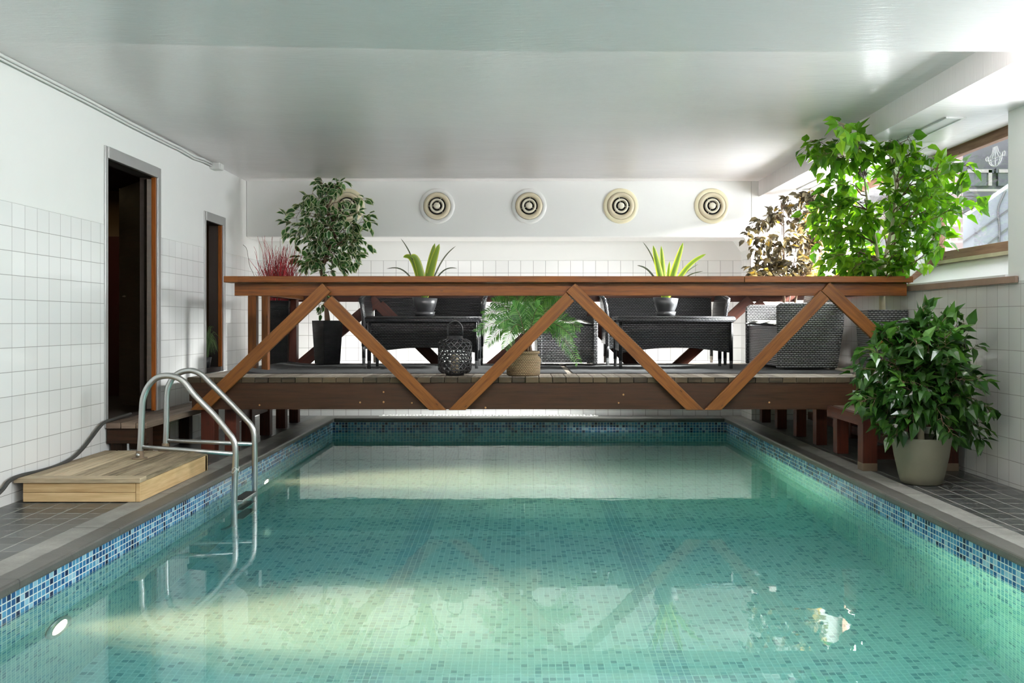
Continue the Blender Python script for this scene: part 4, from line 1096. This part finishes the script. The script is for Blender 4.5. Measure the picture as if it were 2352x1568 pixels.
# ---- 1 variegated ficus tree
rr = random.Random(11); S = 209.0; Y0 = F/S
o = Vector(((752-VX)/S, Y0, ZD+0.0095))
ORG = o.copy()
t = thing('variegated_ficus_tree', 'variegated ficus tree with a twisted trunk in a tapered black planter', 'potted tree', o)
wicker_planter(t, 0.245, 0.20, 0.475, math.radians(43))
tr = rel([px(x, y, S) for x, y in ((752, 736), (748, 690), (746, 655), (741, 628), (746, 600), (757, 572), (768, 545), (762, 510), (752, 480), (762, 450), (776, 430))], o)
trs = smooth_path(tr, 4); mb = MB()
for ph in (0, pi):
    mb.tube([p+Vector((0.013*math.cos(i*0.55+ph), 0.013*math.sin(i*0.55+ph), 0)) for i, p in enumerate(trs)], [0.017*(1-0.6*i/len(trs)) for i in range(len(trs))], 8)
ml = MB()
tips = [(660, 502), (655, 515), (668, 535), (690, 545), (690, 470), (705, 452), (700, 490), (735, 425), (738, 450), (785, 422), (770, 428), (838, 462), (845, 500), (850, 515), (835, 530), (815, 520), (840, 565), (825, 585), (815, 600), (800, 625), (785, 610), (770, 580), (720, 588), (700, 600), (705, 615), (690, 590), (735, 560), (745, 500), (720, 520), (775, 545), (810, 550), (730, 480), (790, 500), (742, 540), (798, 575), (700, 520), (750, 440), (770, 500), (750, 520), (820, 560), (720, 550)]
for k, (x, y) in enumerate(tips):
    st = tr[min(9, max(4, int(4+(600-y)/32)))]
    tip = px(x, y, S, rr.uniform(-0.28, 0.22))-o
    foliage(rr, mb, ml, branch_path(rr, st, tip, 0.05), 0.006, 0.112, 0.060, 'var', 13, 0.8, 0.34, 0.45, 0.085)
for x, y in ((730, 700), (736, 622), (762, 625), (772, 700), (742, 715)):
    foliage(rr, mb, ml, branch_path(rr, tr[3 if y < 660 else 1], px(x, y, S, rr.uniform(-0.08, 0.02))-o, 0.02), 0.004, 0.095, 0.045, 'var', 6, 0.6, 0.5)
mb.build('trunk', 'bark_brown', t); tag(ml.build('leaves', 'leaf_var', t), kind='stuff')

# ---- 2 red twigs in a tall planter
rr = random.Random(5); o = Vector(((638-VX)/S, F/S, ZD+0.0015))
t = thing('red_twig_arrangement', 'curly red painted twigs in a tall square black woven planter', 'decoration', o)
wicker_planter(t, 0.265, 0.225, 0.70, math.radians(8))
m = MB(); m2 = MB()
for k in range(210):
    bx, by = rr.uniform(-0.10, 0.10), rr.uniform(-0.10, 0.10)
    tx = bx*1.9+rr.gauss(0.02, 0.075); ty = by*1.2+rr.gauss(0, 0.04); hh = rr.uniform(0.32, 0.68)*(1.0 if rr.random() < 0.8 else 1.15)
    n = 16; pts = []; a1, a2 = rr.random()*6, rr.random()*6; fr = rr.uniform(9, 16)
    for i in range(n+1):
        u = i/n; am = 0.011*min(1, u*3)
        pts.append((bx+(tx-bx)*u**1.3+am*math.sin(fr*u+a1), by+(ty-by)*u+am*math.cos(fr*u*0.9+a2), 0.64+hh*u))
    (m if k % 9 else m2).tube(pts, [0.0050*(1-0.7*i/n) for i in range(n+1)], 5, caps=False)
    if rr.random() < 0.55:
        i0 = rr.randint(6, 11); p = Vector(pts[i0]); a = rr.random()*6; q = [p]
        for i in range(1, 7): q.append(p+Vector((0.012*i*math.cos(a)+0.006*math.sin(i*2+a), 0.010*i*math.sin(a), 0.026*i)))
        (m if k % 5 else m2).tube(q, [0.002*(1-0.6*i/6) for i in range(7)], 4, caps=False)
pts = rel([px(x, y, S) for x, y in ((592, 690), (588, 650), (582, 628), (574, 612), (570, 590), (566, 570), (558, 562))], o)
m2.tube(smooth_path(pts, 3), 0.0028, 5)
tag(m.build('red_twigs', 'twig_red', t), kind='stuff'); tag(m2.build('bare_twigs', 'twig_green', t), kind='stuff')

# ---- 3 tall green birch tree behind the right end of the bridge
rr = random.Random(21); S = 262.0
o = Vector((3.165, 8.09, ZD+0.0015))
ORG = o.copy()
t = thing('artificial_birch_tree', 'tall bright green artificial birch tree in a woven planter by the window', 'potted tree', o)
wicker_planter(t, 0.34, 0.28, 0.572, math.radians(-2), 'wicker_grey')
def bx(x, y, dy=0.0):
    s_ = S
    Y = F/s_+dy
    if y < 700:
        zl_ = 2.66 if (x-VX)*Y/F < 2.6 else 2.50
        Y = min(Y, (zl_-H)*F/(VY-y))
    q = P(x, y, Y)
    lim = 3.22 if not (6.45 < Y < 7.90) else 3.48
    if q.x > lim:
        Yn = F*3.2/(x-VX); q = P(x, y, Yn)
        if 6.45 < Yn+0.25 < 7.90: q = P(x, y, min(Yn+0.25, F*3.46/(x-VX)))
    return q
tr = rel([bx(x, y) for x, y in ((2027, 722), (2026, 680), (2027, 640), (2031, 610), (2038, 575), (2045, 540), (2052, 500), (2056, 460), (2058, 420), (2050, 385), (2042, 350))], o)
tr2 = rel([bx(x, y, 0.03) for x, y in ((2027, 640), (2018, 600), (2012, 560), (2004, 520), (1996, 485), (1990, 450), (1986, 410), (1984, 370))], o)
m = MB(); m.tube(smooth_path(tr, 3), [0.027*(1-0.75*i/30) for i in range(31)], 10); m.build('trunk', 'bark_pale', t)
m = MB(); m.tube(smooth_path(tr2, 3), [0.018*(1-0.7*i/21) for i in range(22)], 8); m.build('trunk', 'bark_pale', t)
mb = MB()
ml = MB()
far = [(1843, 338), (1862, 322), (1875, 358), (1890, 345), (1925, 282), (1945, 300), (1962, 322), (2085, 318), (2070, 330), (2040, 325), (2110, 345), (2150, 360), (2228, 385), (2222, 375), (2245, 475), (2235, 450), (2210, 440), (2180, 430), (2170, 540), (2165, 500), (2170, 560), (2120, 520), (2110, 560), (2095, 600), (2090, 625), (2060, 600), (2075, 560), (1960, 620), (1940, 632), (1900, 625), (1895, 600), (1925, 585), (1870, 560), (1872, 520), (1865, 490), (1880, 470), (1905, 440), (1920, 420), (1905, 385), (1930, 360), (1990, 330), (2010, 345), (1975, 625), (2000, 622), (2018, 610), (1880, 540), (1900, 500), (2140, 440), (2150, 400), (2100, 380), (2065, 620), (2100, 460), (2080, 420), (1950, 540), (1960, 480), (1940, 440), (2020, 400), (2000, 560), (2030, 480), (2080, 500), (1980, 400), (1950, 590), (2040, 440), (1920, 540), (1985, 500), (2130, 480), (2060, 380), (2010, 520), (1925, 480), (2150, 575)]
for k, (x, y) in enumerate(far):
    T = tr if x > 2010 else tr2
    i0 = min(len(T)-1, max(2, int((640-y)/30)))
    st = T[i0-1] if i0 else T[0]
    tip = bx(x, y, rr.uniform(-0.35, 0.45))-o
    foliage(rr, mb, ml, branch_path(rr, st, tip, 0.07, 8, 0.018), 0.006, 0.115, 0.088, 'birch', 15, 0.9, 0.42, 0.30, 0.10)
mb.build('branches', 'bark_brown', t); tag(ml.build('leaves', 'leaf_birch', t), kind='stuff')

# ---- 4 bronze-leaved tree in the back right corner
rr = random.Random(31); S = 209.0
o = Vector((2.93, 10.13, ZD+0.0015))
ORG = o.copy()
t = thing('bronze_leaved_tree', 'brown and bronze leaved potted tree with thin stakes, left of the bright green tree', 'potted tree', o)
m = MB(); m.lathe([(0.0, 0.0), (0.11, 0.0), (0.15, 0.30), (0.14, 0.30), (0.12, 0.26), (0.0, 0.26)], 28); m.build('pot', 'pot_black', t)
tr = rel([px(x, y, S) for x, y in ((1802, 790), (1800, 700), (1800, 640), (1801, 580), (1800, 520), (1798, 480))], o)
tr[0] = Vector((0, 0, 0.26))
mb = MB(); mb.tube(tr, [0.014, 0.012, 0.010, 0.008, 0.007, 0.005], 8)
tr2 = rel([px(x, y, S, -0.1) for x, y in ((1815, 790), (1825, 700), (1838, 640), (1850, 580), (1862, 520), (1868, 470))], o); tr2[0] = Vector((0.02, 0, 0.26))
mb.tube(tr2, [0.014, 0.012, 0.010, 0.008, 0.007, 0.005], 8)
ml = MB()
far = [(1712, 540), (1718, 520), (1745, 505), (1765, 490), (1775, 500), (1755, 545), (1735, 570), (1745, 590), (1722, 620), (1730, 610), (1750, 615), (1770, 600), (1740, 640), (1775, 630), (1790, 600), (1815, 620), (1830, 600), (1845, 620), (1880, 625), (1870, 600), (1850, 585), (1810, 565), (1790, 545), (1830, 540), (1820, 505), (1835, 480), (1815, 470), (1845, 460), (1860, 440), (1852, 415), (1868, 420), (1855, 430), (1890, 445), (1905, 465), (1875, 470), (1880, 500), (1870, 520), (1890, 530), (1865, 550), (1880, 560), (1855, 520), (1895, 500), (1900, 560), (1840, 560), (1800, 640), (1850, 640), (1825, 640), (1870, 640), (1780, 570), (1760, 640), (1885, 585), (1865, 485)]
for k, (x, y) in enumerate(far):
    T = tr if x < 1828 else tr2
    st = T[min(5, max(2, int((690-y)/55)+1))]
    q = px(x, y, S, rr.uniform(-0.35, 0.2)); q.x = min(q.x, 3.28)
    foliage(rr, mb, ml, branch_path(rr, st, q-o, 0.04), 0.004, 0.092, 0.064, 'oval', 17, 0.8, 0.32, 0.35, 0.08)
mb.build('trunk', 'bark_brown', t); tag(ml.build('leaves', 'leaf_brown', t), kind='stuff')
for (a, b) in (((1794, 461), (1803, 700)), ((1842, 455), (1812, 700))):
    m = MB(); m.tube([px(*a, S, -0.05)-o, px(*b, S, -0.02)-o, Vector((0.0, 0.02, 0.26))], 0.005, 6); m.build('stake', 'bark_brown', t)

# ---- 5 green plant in a stone pot at the right pool edge
rr = random.Random(41); S = 330.0
o = Vector(((2116-VX)/S, F/S, 0.001))
ORG = o.copy()
t = thing('potted_ficus', 'bushy dark green plant in a round speckled stone pot at the right pool edge', 'potted plant', o)
m = MB(); m.lathe([(0.0, 0.0), (0.118, 0.0), (0.136, 0.010), (0.150, 0.06), (0.178, 0.19), (0.196, 0.315), (0.193, 0.326), (0.184, 0.326), (0.176, 0.27), (0.0, 0.265)], 48); m.build('pot', 'pot_stone', t)
m = MB(); m.lathe([(0.0, 0.281), (0.179, 0.279)], 30); m.build('soil', 'soil', t)
mb = MB()
tr = [Vector((0, 0, 0.27)), Vector((-0.005, 0, 0.38)), Vector((0.0, 0.01, 0.50)), Vector((0.01, 0.0, 0.62)), Vector((0.0, 0.0, 0.78))]
mb.tube(tr, [0.024, 0.021, 0.018, 0.014, 0.009], 10); mb.build('trunk', 'bark_pale', t)
mb = MB(); ml = MB()
far = [(2120, 705), (2088, 745), (2062, 750), (2110, 740), (2135, 755), (2160, 745), (2178, 722), (2205, 735), (2218, 745), (2195, 760), (2040, 760), (2025, 770), (2050, 785), (2185, 790), (2150, 790), (2100, 780), (2075, 790), (1990, 800), (2005, 815), (1975, 850), (1958, 862), (1962, 905), (1975, 925), (1985, 880), (2000, 950), (2010, 930), (2020, 960), (2035, 985), (2050, 960), (2060, 1000), (2090, 960), (2200, 790), (2235, 800), (2262, 820), (2250, 845), (2275, 850), (2288, 905), (2270, 890), (2280, 940), (2265, 960), (2280, 990), (2262, 1010), (2240, 1000), (2225, 960), (2200, 980), (2190, 1000), (2170, 960), (2180, 1010), (2245, 930), (2230, 900), (2215, 860), (2160, 850), (2120, 850), (2080, 850), (2040, 850), (2020, 880), (2050, 910), (2090, 900), (2130, 900), (2170, 900), (2200, 900), (2150, 930), (2110, 940), (2020, 830), (2100, 820), (2140, 820), (2180, 830), (2060, 820), (2210, 930), (2255, 880), (2000, 905), (2075, 880), (2125, 870), (2240, 870)]
for k, (x, y) in enumerate(far):
    st = tr[4 if y < 800 else (3 if y < 880 else 2)]
    q = px(x, y, S, rr.uniform(-0.36, 0.36)); q.x = min(q.x, 3.2)
    up = 0.10 if y > 850 else 0.03
    foliage(rr, mb, ml, branch_path(rr, st, q-o, up, 8, 0.012), 0.004, 0.108, 0.075, 'birch', 16, 0.8, 0.28, 0.45 if y > 780 else 0.1, 0.075)
mb.build('branches', 'bark_brown', t); tag(ml.build('leaves', 'leaf_dark', t), kind='stuff')

# ---- 6 palm in a seagrass basket
rr = random.Random(51); S = 262.7
o = Vector(((1202-VX)/S, F/S, ZD+0.0005))
t = thing('basket_palm', 'feathery green palm in a round pale seagrass basket on the bridge edge', 'potted plant', o)
prof = [(0.0, 0.0), (0.130, 0.0), (0.146, 0.010), (0.148, 0.06), (0.150, 0.10), (0.155, 0.135), (0.150, 0.155), (0.128, 0.175), (0.126, 0.185), (0.140, 0.190), (0.146, 0.201), (0.140, 0.214), (0.128, 0.214), (0.118, 0.195), (0.0, 0.185)]
m = MB(); m.lathe(prof, 48)
m.build('basket', 'basket', t)
mc = MB(); ml = MB()
org = Vector((0.035, 0.0, 0.19))
fr = [(1097, 762, 0.20, -0.10), (1110, 722, 0.20, 0.05), (1132, 693, 0.16, -0.05), (1150, 672, 0.14, 0.1), (1160, 800, 0.26, -0.25), (1180, 660, 0.10, -0.1), (1205, 650, 0.08, 0.05), (1235, 658, 0.10, -0.05), (1262, 672, 0.14, 0.1), (1290, 695, 0.16, -0.08), (1285, 680, 0.14, 0.15), (1331, 752, 0.20, -0.05), (1316, 775, 0.22, -0.15), (1328, 832, 0.30, -0.12), (1145, 745, 0.18, -0.2), (1178, 700, 0.12, -0.25), (1240, 700, 0.12, -0.25), (1275, 735, 0.16, 0.2), (1120, 790, 0.22, 0.2), (1215, 690, 0.08, 0.25)]
for k, (x, y, arch, dy) in enumerate(fr):
    tip = px(x, y, S, dy)-o; n = 18
    pts = []
    for i in range(n+1):
        u = i/n; pts.append(org.lerp(tip, u)+Vector((0, 0, arch*math.sin(pi*u**0.85)*0.9)))
    mc.tube(pts, [0.0045*(1-0.8*i/n) for i in range(n+1)], 5)
    nl = 36; flat = Vector((0, -1, 0.35)).normalized()
    for j in range(nl):
        u = 0.22+0.78*j/(nl-1); f = u*n; i = min(int(f), n-1); p = pts[i].lerp(pts[i+1], f-i); ax = (pts[i+1]-pts[i]).normalized()
        LL = 0.105*(0.35+0.65*math.sin(pi*(0.15+0.80*(u-0.22)/0.78)))*rr.uniform(0.9, 1.1)
        sdv = ax.cross(flat).normalized()
        for sg in (-1, 1):
            d = (sdv*sg*0.85+ax*0.65+Vector((0, 0, -0.10))+rv(rr, 0.05)).normalized()
            q = p+d*LL*0.55+Vector((0, 0, 0.004)); e_ = p+d*LL+Vector((0, 0, -LL*0.10))
            wv = d.cross(flat).normalized()*0.0042
            ml.add([p-wv*0.4, p+wv*0.4, q+wv, e_, q-wv, q+flat*0.001], [(0, 1, 5), (1, 2, 5), (2, 3, 5), (3, 4, 5), (4, 0, 5)])
for k in range(9):
    a = k*2*pi/9; mc.tube([Vector((0.03+0.045*math.cos(a), 0.045*math.sin(a), 0.18)), Vector((0.035+0.03*math.cos(a), 0.03*math.sin(a), 0.26)), Vector((0.035+0.015*math.cos(a), 0.015*math.sin(a), 0.33))], [0.012, 0.009, 0.004], 6)
mc.build('stems', 'bark_brown', t); tag(ml.build('fronds', 'leaf_palm', t), kind='stuff')

# ---- 7 grass plant in the farther doorway
rr = random.Random(61)
o = Vector((XL-0.10, 9.47, 0.652))
t = thing('potted_grass', 'thin-bladed grass plant standing in the farther, narrow doorway', 'potted plant', o)
m = MB(); m.lathe([(0.0, 0.0), (0.05, 0.0), (0.07, 0.11), (0.064, 0.11), (0.055, 0.09), (0.0, 0.09)], 20); m.build('pot', 'pot_black', t)
m = MB()
for k in range(150):
    a = rr.random()*2*pi; l_ = rr.uniform(0.05, 0.20); hh = rr.uniform(0.12, 0.42)
    p0 = Vector((0.03*math.cos(a), 0.03*math.sin(a), 0.09)); p1 = Vector((l_*math.cos(a)*0.7+0.03, l_*math.sin(a)*0.9, hh))
    pts = [p0.lerp(p1, i/7)+Vector((0, 0, 0.16*math.sin(pi*(i/7)**0.8))) for i in range(8)]
    m.tube(pts, [0.0018*(1-0.7*i/7) for i in range(8)], 4, caps=False)
tag(m.build('blades', 'leaf_grass', t), kind='stuff')

# ================================================================== OUTSIDE THE WINDOWS
m = MB(); m.box(3.96, 4.14, 8.62, 8.85, 0.9, 3.4)
t_ = NT('old_brick'); b_ = t_.n('TexBrick'); t_.put(b_.inputs['Vector'], t_.uv())
for k, x in (('Scale', 1.0), ('Mortar Size', 0.012), ('Brick Width', 0.24), ('Row Height', 0.075)): b_.inputs[k].default_value = x
b_.inputs['Color1'].default_value = (*srgb(120, 100, 98), 1); b_.inputs['Color2'].default_value = (*srgb(100, 84, 84), 1); b_.inputs['Mortar'].default_value = (*srgb(124, 118, 116), 1)
M['brick'] = t_.done(t_.bsdf(b_.outputs[0], 0.8))
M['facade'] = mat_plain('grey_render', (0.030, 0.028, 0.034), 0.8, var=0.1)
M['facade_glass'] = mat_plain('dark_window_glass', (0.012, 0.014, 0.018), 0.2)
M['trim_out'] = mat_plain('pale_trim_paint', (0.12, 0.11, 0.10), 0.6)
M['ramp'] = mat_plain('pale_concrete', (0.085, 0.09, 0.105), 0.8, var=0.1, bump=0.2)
tag(m.build('brick_pillar', 'brick'), 'brick pillar just outside the nearer window glass', 'pillar')
t = thing('neighbour_house', 'grey house with white-framed windows seen through the nearer window', 'house', (0, 0, 0))
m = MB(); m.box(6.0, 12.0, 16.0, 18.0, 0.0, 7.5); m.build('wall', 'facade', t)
def ext(x0, x1, y0, y1, Y=16.0):
    a = P(x0, y1, Y); b = P(x1, y0, Y); return a.x, b.x, a.z, b.z
for (x0, x1) in ((2215, 2272), (2288, 2345)):
    a, b, c, d = ext(x0, x1, 392, 428)
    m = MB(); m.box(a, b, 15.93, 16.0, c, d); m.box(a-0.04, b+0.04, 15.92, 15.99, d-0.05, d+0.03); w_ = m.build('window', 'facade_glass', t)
    m = MB(); m.box(b-0.06, b, 15.90, 15.93, c, d); m.box(a, b, 15.90, 15.93, d-0.05, d+0.01); m.build('window_frame', 'trim_out', w_)
a, b, c, d = ext(2205, 2345, 436, 441, 15)
tag((lambda m: (m.box(a, b, 14.9, 15.0, c, d), m.build('garden_handrail', 'trim_out'))[1])(MB()), 'pale horizontal handrail outside the nearer window', 'railing')
m = MB(); q = [P(2180, 525, 11.0), P(2340, 415, 11.0)]
m.poly_prism([(q[0].x, 0.9), (q[1].x, 0.9), (q[1].x, q[1].z), (q[0].x, q[0].z)], 1, 11.0, 11.25)
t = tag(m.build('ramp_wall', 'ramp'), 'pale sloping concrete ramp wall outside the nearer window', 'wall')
m = MB()
for (xa, ya, xb, yb) in ((2200, 565, 2340, 465), (2270, 560, 2340, 505)):
    A = P(xa, ya, 10.99); B = P(xb, yb, 10.99); m.board(A, B, 0.018, 0.01, up=(0, 0, 1))
m.build('joint_line', 'facade', t)
m = MB(); m.tube(smooth_path([P(x, y, 10.99) for x, y in ((2310, 438), (2302, 455), (2294, 475), (2293, 495), (2296, 520), (2295, 560))], 4), 0.012, 6)
tag(m.build('outdoor_cable', 'facade'), 'dark cable hanging in front of the concrete ramp wall outside', 'cable')
# chandelier motif on the glass
m = MB(); X = 3.645; c0 = (7.075, 2.395)
def yz(a, b): return (X, c0[0]-a, c0[1]+b)
for k in (-1, -0.5, 0, 0.5, 1):
    m.tube([yz(0.03*k, 0.075), yz(0.045*k, 0.03), yz(0.10*k, -0.01)], 0.0022, 5)
    m.tube([yz(0.10*math.sin(k*pi/2)*math.cos(i*pi/20), -0.01-0.065*math.sin(i*pi/20)) for i in range(11)], 0.0022, 5)
for z_ in (-0.01, -0.03): m.tube([yz(-0.10, z_), yz(0.10, z_)], 0.0022, 5)
m.tube([yz(0.10*math.cos(i*pi/12), -0.01-0.065*math.sin(i*pi/12)) for i in range(13)], 0.003, 5)
for sg in (-1, 1): m.tube([yz(sg*(0.125+0.018*math.cos(i*pi/8)), -0.0+0.018*math.sin(i*pi/8)) for i in range(16)], 0.0028, 5, closed=True)
tag(m.build('chandelier_motif', 'white_plastic'), 'white chandelier shape on the nearer window glass', 'ornament')
